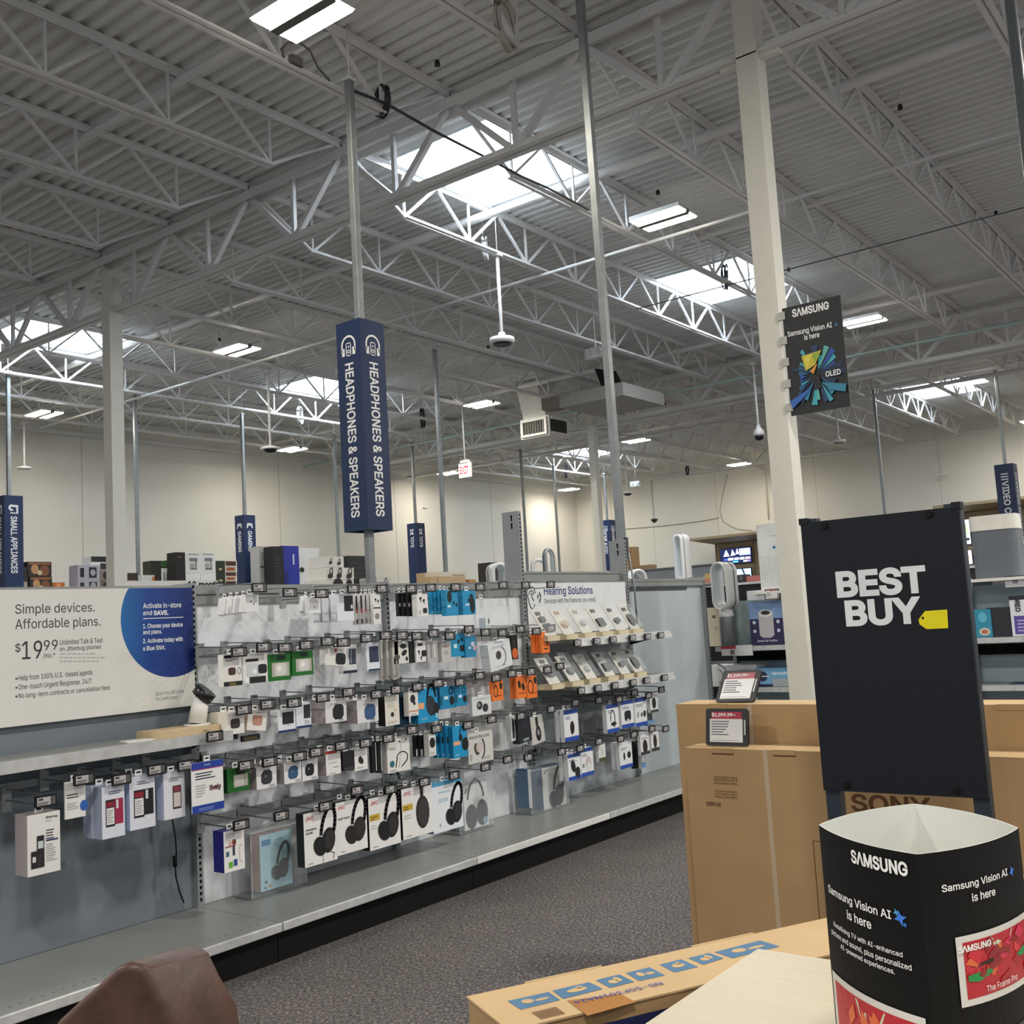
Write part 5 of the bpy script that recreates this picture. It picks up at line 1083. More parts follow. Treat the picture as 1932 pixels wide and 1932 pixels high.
def star(A,B,px,py,r,m):
    u,z=fpx(A,B,px,py); L_=(B-A).length
    return [('p',[(u+r*k2*cos(a_)/L_,z+r*k2*sin(a_)) for a_,k2 in [(i*pi/4+.3,1 if i%2==0 else .38) for i in range(8)]],m,.0012)]
m_star=M('#3f7fe0',.4)
it=[('t','SΛMSUNG',(1608,1627),(1715,1651),(1608,1602),mw,.03),('t','Samsung Vision AI',(1565,1686),(1684,1741),(1565,1668),mw,.015),('t','is here',(1600,1733),(1646,1754),(1600,1716),mw,.015),
 ('t','Redefining TV with AI-enhanced',(1575,1749),(1705,1808),(1575,1738),mw,.008),('t','picture and sound, plus personalized',(1571,1763),(1722,1832),(1571,1751),mw,.008),('t','AI-powered experiences.',(1588,1791),(1690,1838),(1588,1780),mw,.008)]
st_=star(A,B,1700,1732,.008,m_star)+star(A,B,1692,1721,.004,M('#4ea0c8'))+star(A,B,1709,1745,.003,m_star)
for e_ in it: curved('front_lettering',A,B,[e_])
curved('star_mark',A,B,st_)
uA,zA=fpx(A,B,1580,1838); uB,zB_=fpx(A,B,1734,1922); zp=min(zA,zB_) if False else zA
it=[('r',.04,zp-.105,.96,zp,M('#d6d3cc',.4),.0012)]+flowers(.09,zp-.098,.91,zp-.007,3)
curved('flower_picture',A,B,it)
A,B=TF,TR
it=[('t','Samsung Vision AI',(1776,1687),(1900,1655),(1776,1669),mw,.015),('t','is here',(1833,1701),(1877,1689),(1833,1685),mw,.015)]
for e_ in it: curved('front_lettering',A,B,[e_])
curved('star_mark',A,B,star(A,B,1907,1643,.006,m_star))
it=[('r',.02,TZ+.02,.98,.885,M('#2a0b10',.4),.0008)]
curved('lower_print',A,B,it)
u0,z0=fpx(A,B,1800,1904); u1,z1=fpx(A,B,1920,1730); ut,ztp=fpx(A,B,1787,1771)
it=[('r',.2,z0,.98,ztp,M('#d6d3cc',.4),.0012)]+flowers(.25,z0+.006,.93,ztp-.006,5)+[('t','SΛMSUNG',(1803,1798),(1866,1783),(1802,1785),mw,.03),('t','The Frame Pro',(1858,1870),(1916,1853),(1857,1858),mw,.0)]
for i,e in enumerate(it):
    pass
c_=curved('flower_picture',A,B,it[:-2])
for e in it[-2:]:
    b=MB()
    _,T,p0,p1,ptop,m,bold=e; ua,za=fpx(A,B,*p0); ub,zb2=fpx(A,B,*p1); uc,zc=fpx(A,B,*ptop); vs,fs,(bw_,bh_,bx,by)=glyphs(T,bold); base=len(b.v)
    b.v+=[TW(A,B,ua+(ub-ua)*(x-bx)/bw_,za+(zc-za)*(y-by)/bh_,.0034) for x,y in vs]
    for q in fs: b.face([base+i for i in q],m)
    b.build('picture_lettering',o)
# ------------------------------------------------------------------ brown leather corner at the lower left
D_=.95; az=_r0; C0=atD(250,1815,D_); 
def LQ(px,py): return atD(px,py,D_)
pr=[LQ(x,y) for x,y in ((238,1816),(262,1817),(276,1830),(300,1880),(335,1940))]
pl=[LQ(x,y) for x,y in ((95,1935),(140,1893),(180,1858),(213,1826))]
btm=[V((pr[-1].x,pr[-1].y,0))+_r0*.10, V((pl[0].x,pl[0].y,0))-_r0*.14]
front=pl+pr+btm
hv=V((_f.x,_f.y,0)).normalized()
b=MB(); m_lea=M('#4a3128',.45,var=.35,scale=22,bump=.3,name='brown_leather'); m_lea2=M('#6d4a38',.42,var=.35,scale=16,bump=.25)
sh=_r0*.030+V((0,0,-.016))
Bk=[p+hv*.10+sh for p in front]; Bk[-2].z=0; Bk[-1].z=0
b.prism(front,Bk,m_lea)
o=b.build('leather_chair',org=V((C0.x,C0.y,0))); tag(o,'worn brown leather chair back corner at the lower left edge','chair')
bv=o.modifiers.new('soft','BEVEL'); bv.width=.018; bv.segments=4; bv.limit_method='ANGLE'
for p in o.data.polygons: p.use_smooth=True
# ================================================================== BACKGROUND
# rows of shelving behind the main gondola (only their tops and what stands on them show)
def row(x0,x1,y0,y1,zt,label):
    o=empty('shelving_row',((x0+x1)/2,(y0+y1)/2,0),label,'store fixture','rows of shelving behind the headphone gondola'); ym=(y0+y1)/2
    MB().box((x0,ym-.03,0),(x1,ym+.03,zt-.02),m_panel).build('centre_panel',o)
    MB().box((x0,y0,0),(x1,y1,.15),m_deck).build('base_deck',o)
    for z in (.6,1.05): MB().box((x0,y0+.05,z),(x1,ym-.03,z+.03),m_deck).build('shelf',o)
    MB().box((x0,y0+.05,zt-.02),(x1,y1-.05,zt),m_deck).build('top_shelf',o)
ZBR,ZF,ZE=1.63,1.93,2.24
row(1.0,12.5,5.95,6.95,ZBR,'grey shelving row next behind the headphone gondola')
row(8.0,18.0,10.9,11.9,ZF,'grey shelving row behind the plain pole and brown cartons')
row(4.0,30.0,16.2,17.9,ZE,'grey shelving row under the stacked appliance boxes')
def bg(px0,py0,px1,py1,Y,lab,face,art=(),zr=None,zstack=None,d=.28,side=None,cat='box',name='product_box',group=None):
    a=onY(px0,py1,Y); c=onY(px1,py0,Y); x0,x1=a.x,c.x; z1=onY((px0+px1)/2,py0,Y).z; z0=zr if zr is not None else onY((px0+px1)/2,py1,Y).z
    if zstack is not None: z0=zstack
    w_,h_=x1-x0,z1-z0
    b=MB().box((x0,Y,z0),(x1,Y+d,z1),M(side or face,.5,var=.03),M(face,.45,var=.02))
    shapes(b,w_,h_,lambda u,v,k:V((x0+u*w_,Y-.002-.001*k,z0+v*h_)),list(art))
    o=b.build(name,org=V(((x0+x1)/2,Y,z0))); tag(o,lab,cat,group); return z1
E_=16.75; Bk='#1b1a18'
foodart=[('e',.3,.5,.16,.2,'#b98a5a'),('e',.7,.4,.2,.22,'#7a4a2c'),('r',.05,.8,.95,.95,'#8c5a34'),('e',.5,.25,.1,.1,'#c9b48a')]
z=bg(56,1088,98,1111,E_,'lower dark grill box left of the blue board edge','#2b201a',foodart,zr=ZE); bg(52,1060,97,1087,E_,'upper dark grill box stacked left of the cream column','#2b201a',foodart,zstack=z+.003)
bg(41,1070,53,1111,E_,'narrow dark box beside the SMALL APPLIANCES sign','#241c18',[('r',.2,.1,.8,.4,'#a9998a')],zr=ZE); bg(99,1099,122,1111,E_,'small orange box at the foot of the grill boxes','#b5602c',[('e',.5,.5,.2,.3,'#d98a4a')],zr=ZE)
mk=[('r',.1,.2,.28,.8,'#17171a'),('r',.5,.15,.85,.85,'#1f1f24'),('e',.68,.5,.12,.14,'#9a97a0')]
z=bg(147,1095,189,1111,E_,'lower grey coffee machine box left of the cream column','#a9a4ac',mk,zr=ZE); bg(147,1066,188,1094,E_,'upper grey coffee machine box left of the cream column','#a9a4ac',mk,zstack=z+.003)
z=bg(190,1095,209,1111,16.9,'lowest brown appliance box touching the cream column','#6d5c50',[('e',.5,.5,.3,.3,'#1d1a18')],zr=ZE); z=bg(190,1076,209,1094,16.9,'middle brown appliance box touching the cream column','#8a7a6c',[('e',.5,.5,.3,.35,'#1d1a18')],zstack=z+.003); bg(172,1050,209,1075,16.9,'top black and white appliance box touching the cream column','#d8d5cf',[('r',0,.6,1,1,'#1d1a18'),('r',.45,.05,.95,.5,'#2a2422')],zstack=z+.003)
bg(238,1081,260,1100,E_+.2,'small dark brown box by the plain pole','#3a2a20',[('r',.2,.2,.8,.6,'#8a6a3c')],zr=ZE); bg(268,1085,303,1100,E_+.2,'white and orange flat box by the plain pole','#e3e1dc',[('r',.55,.4,.95,.9,'#d9762c'),('tl',.05,.3,.5,.7,2,'#444')],zr=ZE)
kn=[('r',0,.78,1,1,'#2f5a2c'),('r',.02,.06,.98,.74,'#e2e0da'),('p',[(.2,.12),(.3,.12),(.28,.6),(.22,.6)],'#1d1d1f'),('p',[(.45,.12),(.56,.12),(.53,.6),(.48,.6)],'#1d1d1f'),('p',[(.72,.12),(.84,.12),(.80,.6),(.76,.6)],'#1d1d1f')]
bg(304,1058,325,1098,E_,'black and white blender box, left of the blender pair','#1a1917',kn,zr=ZE); bg(325,1056,344,1098,E_,'black and white blender box, right of the blender pair','#1a1917',kn,zr=ZE); bg(286,1058,303,1084,17.1,'dark green edged box behind the blender pair','#26301f',[('e',.5,.5,.2,.2,'#8a6a4a')],zr=ZE)
mixr=[('r',.15,.9,.85,.95,'#8a8a88'),('r',.3,.16,.75,.24,'#6d6e70'),('r',.62,.24,.74,.6,'#8d9092'),('r',.25,.58,.78,.74,'#77797b'),('e',.42,.36,.16,.14,'#a5a8aa')]
z=bg(350,1081,378,1097,E_-.1,'lower left white stand mixer box','#e6e5e0',[('e',.5,.3,.3,.2,'#8a8a88')],zr=ZE); bg(350,1043,378,1080,E_-.1,'upper left white box showing a silver stand mixer','#e6e5e0',mixr,zstack=z+.003,side=Bk)
z=bg(379,1081,407,1097,E_-.1,'lower right white stand mixer box','#e6e5e0',[('e',.5,.3,.3,.2,'#8a8a88')],zr=ZE); bg(379,1043,406,1080,E_-.1,'upper right white box showing a silver stand mixer','#e6e5e0',mixr,zstack=z+.003)
bg(333,1042,349,1090,E_-.44,'black-sided mixer box turned sideways beside the white pair','#17140f',[('tl',.2,.85,.9,.95,1,'#6d5a4a')],zr=ZE)
o=empty('promotion_board',(13,16.3,ZE),'long white board reading 12 month in front of the mixer boxes','sign'); a=onY(225,1112,16.26); c=onY(411,1095,16.26)
MB().box((a.x,16.26,ZE),(c.x,16.275,c.z),m_board).build('board',o); b=MB(); q=onY(355,1110,16.255); b.text('12 month',q,(1,0,0),(0,0,1),m_black,w=onY(413,1111,16.255).x-q.x,h=.13,bold=.02); b.build('printed_text',o)
zz=ZE
for i,(y0,y1) in enumerate(((1096,1108),(1079,1094),(1058,1077))):
    zz=bg(425,y0,447,y1,E_,'toaster box, %s of the stack left of the GAMING sign'%('bottom','middle','top')[i],'#d8d2c8',[('r',.05,.55,.9,.95,'#4a2a22'),('r',.1,.1,.8,.4,'#a9552c')],zstack=zz+.002)
bg(408,1058,424,1106,E_,'dark green appliance box between the mixers and toasters','#23301f',[('e',.5,.7,.2,.1,'#c9b48a'),('e',.5,.3,.2,.1,'#c9b48a')],zr=ZE)
bg(491,1031,524,1106,E_,'tall grey box showing a lamp arm right of the GAMING sign','#b3b1ab',[('l',[(.05,.5),(.5,.55)],.03,'#33312e'),('tl',.1,.7,.6,.9,3,'#8a8884')],zr=ZE); bg(517,1031,534,1106,E_-.32,'tall black patterned box left of the blue box','#1c1b1d',[('tl',.2,.2,.9,.8,8,'#3a393c')],zr=ZE)
bg(536,1030,563,1105,E_-.2,'tall royal blue box among the appliance boxes','#26339a',[('r',.6,.55,.7,.8,'#c9cfe8'),('r',.05,.05,.3,.4,'#1b2574')],zr=ZE)
bg(566,1034,601,1103,E_,'tall white box with a small dark fryer picture','#dcdad3',[('e',.12,.45,.12,.1,'#26242a'),('r',.5,.7,.6,.74,'#a9473c')],zr=ZE)
B_=6.1; hpart=[('hp',.25,.55,.28,'#201d1c','#3a3634'),('hp',.7,.5,.30,'#201d1c','#3a3634')]
z=bg(607,1094,667,1106,B_,'lowest white headphone carton on the next row','#d9d6cf',[('e',.5,.5,.16,.14,'#201d1c'),('e',.85,.5,.1,.12,'#201d1c')],zr=ZBR,d=.2); z=bg(615,1071,667,1092,B_,'middle white headphone carton on the next row','#dedbd4',[('hp',.15,.5,.3,'#201d1c','#3a3634'),('hp',.45,.5,.3,'#201d1c','#3a3634'),('hp',.8,.5,.32,'#201d1c','#3a3634')],zstack=z+.002,d=.2); bg(615,1050,648,1070,B_,'top white headphone carton on the next row','#dedbd4',hpart,zstack=z+.002,d=.2)
bg(659,1049,707,1105,B_+.25,'large black box behind the headphones sign pole','#1d1d1f',[('tl',.1,.2,.6,.9,5,'#303033')],zr=ZBR,d=.2)
bg(711,1089,736,1104,B_,'small cream box with headphones right of the sign pole','#cfccc2',[('hp',.6,.5,.5,'#2a2422','#3a3634')],zr=ZBR,d=.2)
F_=11.2
z=bg(812,1088,878,1100,F_,'flat brown carton beneath another by the plain pole','#c3a57a',[('l',[(.2,.1),(.2,.9)],.02,'#8a6a44')],zr=ZF); bg(826,1079,879,1087,F_,'pale upper carton by the plain pole','#d9cdb4',[('tl',.5,.2,.95,.6,1,'#6d5a44')],zstack=z+.003); bg(886,1093,898,1100,F_,'tiny brown carton right of the plain pole','#b98a55',zr=ZF); bg(810,1080,825,1100,F_+.3,'brown carton end left of the pale carton','#bfa378',zr=ZF)
bg(927,1061,941,1096,F_,'dark brown boxed gadget behind the slotted upright, left','#3d3630',zr=ZF); bg(943,1061,954,1097,F_,'white box with dark panel behind the slotted upright, middle','#e2e0dc',[('r',.3,.3,.95,.95,'#2a2624')],zr=ZF); bg(955,1061,965,1097,F_,'white box with black picture behind the slotted upright, right','#dedcd8',[('e',.6,.7,.3,.15,'#1d1a1a'),('e',.6,.3,.3,.12,'#1d1a1a')],zr=ZF)
# cartons in the far corner
def bgX(px0,py0,px1,py1,X,lab,face,art=(),d=.3,zr=None,side=None,cat='box',name='product_box'):
    a=onX(px0,py1,X); c=onX(px1,py0,X); y0,y1=c.y,a.y; z1=onX((px0+px1)/2,py0,X).z; z0=onX((px0+px1)/2,py1,X).z if zr is None else zr
    w_,h_=y1-y0,z1-z0; b=MB().box((X,y0,z0),(X+d,y1,z1),M(side or face,.5,var=.03))
    for i,m_ in enumerate(list(b.mi)):
        if i==5: b.mi[i]=b.mid(M(face,.45,var=.02))
    shapes(b,w_,h_,lambda u,v,k:V((X-.0008-.0004*k,y1-u*w_,z0+v*h_)),list(art)); o=b.build(name,org=V((X,(y0+y1)/2,z0))); tag(o,lab,cat); return z1,o
o=empty('shelving_row',(24,13.2,0),'tall shelving row before the far corner carrying brown cartons','store fixture','rows of shelving behind the headphone gondola'); ztR=2.45
MB().box((24.0,12.0,0),(24.6,15.5,ztR-.03),m_panel).build('body_panel',o); MB().box((23.9,11.9,ztR-.03),(24.7,15.6,ztR),m_deck).build('top_shelf',o)
bgX(1183,1032,1194,1082,24.2,'tall narrow brown carton behind the clamp pole','#a98a62',[('r',.4,.75,.7,.8,'#3a2a1c'),('r',.4,.1,.7,.15,'#3a2a1c')],zr=ztR); bgX(1196,1070,1210,1092,24.2,'squat brown carton right of the tall one','#a5865f',zr=ztR); bgX(1207,1066,1228,1092,24.15,'brown carton with dark tape marks behind the ring fan','#9f8463',[('r',.2,.4,.4,.46,'#3a2a1c'),('r',.6,.4,.8,.46,'#3a2a1c')],zr=ztR)
# ------------------------------------------------------------------ bladeless fans and air purifiers
m_fan=M('#e3e3e1',.25,var=.01,name='glossy_white'); m_fang=M('#8f9394',.35,.3,name='silver_grey'); m_fanin=M('#cfd4d6',.3)
def loopfan(c,yaw,w_,h_,dep,th,zb,label,body,base_r=.07,name='bladeless_fan',accent=True,arch=False):
    # oval hoop standing on a round base; c = hoop centre
    o=empty(name,(c.x,c.y,zb),label,'fan','bladeless fans'); R=Matrix.Rotation(yaw,3,'Z')
    def ring(rw,rh,n=44):
        P=[]; rr=rw; s=rh-rr
        for k in range(n):
            t=2*pi*k/n; x=rr*cos(t); z=rr*sin(t)+(s if sin(t)>0 else -s); P.append((x,z))
        return P
    A=ring(w_/2,h_/2); Bn=ring(w_/2-th,h_/2-th); n=len(A)
    def W(p,y): return c+R@V((p[0],y,p[1]))
    b=MB(); base=len(b.v)
    rows=[[W(p,-dep/2+.008) for p in A],[W(((p[0]+q[0])/2,(p[1]+q[1])/2),-dep/2) for p,q in zip(A,Bn)],[W(q,-dep/2+.01) for q in Bn],[W(q,dep/2) for q in Bn],[W(p,dep/2) for p in A]]
    for r_ in rows: b.v+=r_
    for i in range(5):
        j=(i+1)%5
        for k in range(n): b.face((base+i*n+k,base+i*n+(k+1)%n,base+j*n+(k+1)%n,base+j*n+k),body if i not in (2,) else m_fanin,True)
    b.build('air_hoop',o)
    if accent:
        P=[W(((p[0])*1.008,p[1]*1.004),dep*.22) for p in A]; MB().tube(P,.004,M('#3a3d40',.3),5,True).build('seam_band',o)
    zl=c.z-h_/2+th*.5
    if zl>zb+.02: MB().lathe([(base_r,0),(base_r,(zl-zb)*.8),(base_r*.8,zl-zb)],(c.x,c.y,zb),[m_fang,body],20).build('base',o)
    return o
TOPY=6.2
q=onY(939,1105,TOPY); loopfan(V((q.x,TOPY,ZBR+.06)),-.5,.16,.34,.17,.03,ZBR,'low white hoop fan on the next row left of the tall slotted upright',m_fan)
q=onY(1038,1095,TOPY); loopfan(V((q.x,TOPY,onY(1038,1035,TOPY).z-.25)),.15,.20,.50,.05,.022,ZBR,'tall silver arch fan on the next row right of the slotted upright',m_fang,.05)
q=onY(1018,1095,TOPY+.3); loopfan(V((q.x,TOPY+.3,onY(1018,1054,TOPY+.3).z-.16)),-.9,.16,.32,.14,.03,ZBR,'small white hoop fan behind the silver arch fan',m_fan)
q=onY(1200,1090,TOPY); loopfan(V((q.x,TOPY,onY(1200,1074,TOPY).z-.18)),-.5,.22,.36,.15,.03,ZBR,'white hoop fan at the foot of the clamp pole',m_fan)
q=onY(1291,1095,TOPY); loopfan(V((q.x,TOPY,onY(1291,1008,TOPY).z-.30)),1.15,.17,.60,.14,.03,ZBR,'tall white hoop fan above the empty end panel',m_fan)
# ------------------------------------------------------------------ air-care shelving at the end of the run
CX=7.95
o=empty('air_care_shelving',(8.2,1.2,0),'grey shelving of air purifiers behind the television cartons','store fixture')
m_cp=M('#9fb0b6',.4,var=.06,scale=2.5)
MB().box((8.26,-1.6,0),(8.28,3.98,1.36),m_cp).build('back_panel',o)
for y in (-1.6,-.38,.84,2.06,3.28,3.99): MB().box((8.22,y-.015,0),(8.26,y+.015,1.42),m_upr).build('upright',o)
for z,y1 in ((.99,3.98),(.66,3.98)):
    s=MB().box((7.87,-1.6,z-.02),(8.22,y1,z),m_deck).build('shelf',o); MB().box((7.855,-1.6,z-.035),(7.868,y1,z+.003),m_lip).build('price_channel',s)
MB().box((7.9,-1.6,.02),(8.22,3.98,.16),m_deck).build('base_deck',o)
s=MB().box((7.9,-1.6,1.385),(8.25,2.15,1.405),m_board).build('top_shelf',o)
s=MB().box((7.9,3.16,1.40),(8.25,3.62,1.42),m_board).build('top_shelf',o)
b=MB().box((8.235,-1.6,.855),(8.259,3.98,.93),m_black)
for k in range(60): b.box((8.232,-1.5+k*.09,.87),(8.2352,-1.46+k*.09,.9),m_slot)
b.build('slotted_rail',o)
Z1=.992
bgX(1418,1134,1474,1216,7.98,'purple and blue box with a round air purifier picture','#2c2650',[('r',0,.6,1,1,'#7c98c4'),('t','levoit',.34,.88,.62,.95,'#a9bfe0'),('p',[(.28,.22),(.28,.72),(.72,.72),(.72,.22),(.62,.16),(.38,.16)],'#b9b2b8'),('e',.5,.72,.22,.1,'#dedbdc'),('e',.5,.735,.14,.06,'#2a2a30'),('t','Smart Air Purifier',.2,.07,.8,.12,'#e0e0ea',.01),('e',.14,.52,.05,.05,'#c9cfe4'),('e',.14,.32,.05,.05,'#c9cfe4'),('e',.86,.52,.05,.05,'#c9cfe4'),('e',.86,.32,.05,.05,'#c9cfe4')],d=.2,zr=Z1,side='#241f44',cat='purifier box')
bgX(1476,1156,1489,1217,8.0,'plain brown box beside the purple purifier box','#9a6c33',zr=Z1,d=.2)
bgX(1337,1146,1366,1205,8.05,'cream framed panel standing behind the white loop fan','#d8cfb8',[('r',.3,.72,.5,.8,'#6d6454'),('r',.4,.42,.55,.5,'#b9ae94'),('r',.9,0,1,1,'#b9a98a')],zr=Z1,d=.06,name='framed_card',cat='framed card')
q=onX(1378,1202,8.0); c=V((8.0,q.y+.02,onX(1366,1060,8.0).z-.20))
loopfan(c,-1.86,.175,.40,.145,.016,Z1,'large white oval loop fan on the shelf beyond the last upright',m_fan,.062)
o=empty('air_purifier',onX(1470,1110,8.05),'tall white tower air purifier on top of the air-care shelving','air purifier')
a=onX(1434,1105,8.0); c=onX(1512,1105,8.0); zt_=onX(1434,990,8.0).z; z0=1.42
MB().rbox((8.0,c.y,z0),(8.22,a.y,zt_),.02,M('#dfe2df',.35),2,3).build('body',o)
b=MB(); yy=[a.y-.03-(a.y-c.y-.06)*k/15 for k in range(16)]
for k in range(16):
    for j in range(18): b.box((7.9985,yy[k]-.003,z0+.04+j*.014),(8.0,yy[k]+.003,z0+.046+j*.014),M('#9fa3a3'))
b.build('intake_grille',o)
b=MB(); m=M('#7d8486'); q=onX(1455,1012,7.999); b.text('levoit',q,(0,-1,0),(0,0,1),m,h=.012); quadX(b,[(1458,1030),(1463,1030),(1463,1035),(1458,1035)],7.999,M('#2f6cb0')); b.build('front_marks',o)
for px0,py0,px1,py1,zr,lab,art in ((1410,1114,1442,1132,None,'blank white card sign below the tower purifier',[]),):
    bgX(px0,py0,px1,py1,7.93,lab,'#dfe2e4',art,d=.004,name='card_sign',cat='sign')
o,n=esl(onX(1456,1121,7.90),V((0,-1,0)),V((.1,0,1)).normalized(),.125,.085,'$199','grey price display under the tower purifier',1.34)
for ch in o.children:
    if ch.name.startswith('frame'): ch.data.materials[0]=M('#6b6862',.35,.4)
bgX(1362,1219,1388,1237,7.84,'small price card with a red band on the shelf edge','#d9d7d4',[('r',0,.7,1,1,'#a8283a'),('r',.6,.1,.9,.6,'#6d6a68')],d=.006,name='price_card',cat='price card')
bgX(1390,1217,1419,1237,7.845,'blank white price card right of the red-banded one','#dcdedf',[],d=.006,name='price_card',cat='price card')
bgX(1342,1255,1427,1322,8.0,'white box with an oval outline behind the rear carton','#dcdee0',[('arc',.2,.5,.18,.22,-90,90,.03,'#9a9c9e'),('arc',.2,.5,.09,.12,-90,90,.02,'#9a9c9e'),('tl',.65,.7,.9,.85,2,'#a9abad')],zr=.662,d=.2)
bgX(1429,1260,1496,1322,7.96,'pale blue levoit box behind the rear carton' if False else 'pale blue air purifier box with a grey unit pictured','#74a9cf',[('r',0,0,.45,.12,'#1d2050'),('t','levoit',.45,.62,.85,.80,'#e6f0f6',.02),('e',.2,.55,.12,.12,'#22304c'),('r',.04,.52,.36,.58,'#dfe6ea'),('r',.45,0,1,.4,'#a7adb2')],zr=.662,d=.2,cat='purifier box')
bgX(1838,1150,1868,1200,7.98,'teal box with a hexagon badge right of the black stand','#2f8ca8',[('e',.55,.72,.24,.3,'#5fb3cc'),('e',.6,.2,.3,.22,'#cfc3b4'),('e',.6,.2,.18,.12,'#b56a4a')],zr=Z1,d=.15)
bgX(1866,1146,1904,1200,7.99,'plain black slab speaker beside the teal box','#23272c',[],zr=Z1,d=.06,name='slab_speaker',cat='speaker')
bgX(1911,1123,1960,1200,7.98,'white and purple box with upright DREO lettering','#dedfe6',[('r',.1,.05,.9,.5,'#5a4a9a'),('r',.0,.9,1,1,'#26262c'),('tl',.2,.12,.7,.45,4,'#b9b2e0')],zr=Z1,d=.2)
b=MB(); q=onX(1913,1127,7.976); b.text('DREO',q,(0,0,-1),(0,-1,0),M('#26262c'),w=q.z-onX(1916,1154,7.976).z,h=.035,bold=.03); o=bpy.data.objects['product_box']
b.build('upright_lettering',[x for x in bpy.data.objects if x.get('label','').startswith('white and purple box')][0])
bgX(1907,1293,1950,1318,7.98,'navy box behind the rear carton at the right edge','#1d2a5c',[('tl',.1,.55,.6,.7,1,'#c9cfe4')],zr=.662,d=.2)
# round-cornered grey and white purifier
a=onX(1836,1080,7.95); c=onX(1926,1080,7.95); z0=1.405; zt_=onX(1836,975,7.95).z; zm=onX(1836,1003,7.95).z
o=empty('air_purifier',V((8.05,(a.y+c.y)/2,z0)),'grey fabric air purifier with a white top at the right edge','air purifier')
MB().rbox((7.95,c.y+.004,z0),(8.17,a.y-.004,zm),.05,M('#6b7076',.85,var=.15,scale=160,bump=.2),2,5).build('fabric_body',o); MB().rbox((7.945,c.y,zm),(8.175,a.y,zt_),.055,M('#e0ddd2',.4),2,5).build('white_top',o)
bgX(1897,1086,1936,1107,7.93,'white price card under the grey purifier','#d9dadb',[('r',.35,.3,.6,.7,'#8a8a8c'),('r',0,.92,1,1,'#2a2a2c')],d=.006,name='price_card',cat='price card')
# counter row with black fascia further back
o=empty('counter_row',(13.2,5.4,0),'counter with a black fascia seen between the loop fan and the cream column','counter')
za=onX(1400,1099,13).z
MB().box((13,3.0,0),(13.02,8.2,za-.03),M('#16171a',.5)).box((13.02,3.0,0),(13.6,8.2,za-.03),M('#2a2c30',.5)).build('fascia',o); MB().box((12.97,3.0,za-.03),(13.65,8.2,za),m_lip).build('worktop',o)
bgX(1405,1086,1438,1098,13.1,'flat pink-red box on the far counter','#a8645a',zr=za,d=.25); bgX(1389,1084,1404,1099,13.05,'small black camera box on the far counter','#26272c',[('e',.6,.6,.2,.3,'#55585c')],zr=za,d=.2); bgX(1331,1091,1341,1103,13.1,'small pink box left of the loop fan','#b5735f',zr=za,d=.2); bgX(1330,1082,1340,1091,13.3,'small yellowish box left of the loop fan','#b09a62',zr=za,d=.12)
# ------------------------------------------------------------------ television wall on the far right wall
TXW=31.6
def tvw(px0,px1,pyt,lab,canopy=True):
    a=onX(px0,1060,TXW); c=onX(px1,1060,TXW); z1=onX(px0,pyt,TXW).z
    o=empty('display_wall',(TXW,(a.y+c.y)/2,0),lab,'display wall'); mwood=M('#a08f72',.6,name='tan_wood')
    MB().box((TXW,c.y,0),(TXW+.3,a.y,z1),mwood).build('back_boards',o)
    b=MB(); n=max(1,int((a.y-c.y)/1.1))
    for k in range(n+1): y=c.y+(a.y-c.y)*k/n; b.box((TXW-.012,y-.012,0),(TXW,y+.012,z1),M('#6d5f48',.6))
    b.build('board_seams',o)
    if canopy: MB().hexa([(TXW-1.1,c.y-.2,z1+.12),(TXW-1.1,a.y+.35,z1+.12),(TXW+.3,a.y,z1-.02),(TXW+.3,c.y,z1-.02),(TXW-1.1,c.y-.2,z1+.2),(TXW-1.1,a.y+.35,z1+.2),(TXW+.3,a.y+.35,z1+.2),(TXW+.3,c.y-.2,z1+.2)],mwood).build('canopy',o)
tvw(1352,1500,1027,'tan wooden display wall with a canopy on the far right wall')
tvw(1815,1990,968,'tan wooden display wall at the right edge behind the grey purifier',True)
def tv(P,lab,art,X=TXW-.06,em=1.1):
    a=onX(*P[0],X); c=onX(*P[1],X); y1,y0=a.y,c.y; z1=onX((P[0][0]+P[1][0])/2,P[0][1],X).z; z0=onX((P[0][0]+P[1][0])/2,P[1][1],X).z
    o=empty('television',(X,(y0+y1)/2,z0),lab,'television','televisions on the display walls'); w_,h_=y1-y0,z1-z0
    MB().box((X,y0,z0),(X+.045,y1,z1),M('#101114',.35)).build('bezel',o); MB().box((X+.045,(y0+y1)/2-.2,z0+h_*.3),(X+.06,(y0+y1)/2+.2,z0+h_*.6),m_black).build('wall_mount',o)
    b=MB(); e=.012*w_/.9
    def T(u,v,k): return V((X-.002-.002*k,y1-.02-u*(w_-.04),z0+.02+v*(h_-.04)))
    b.poly([T(0,0,0),T(1,0,0),T(1,1,0),T(0,1,0)],EM('#131a3c',em))
    shapes(b,w_,h_,T,[tuple(EM(x,em) if isinstance(x,str) and x.startswith('#') else x for x in it) for it in art]); b.build('screen',o)
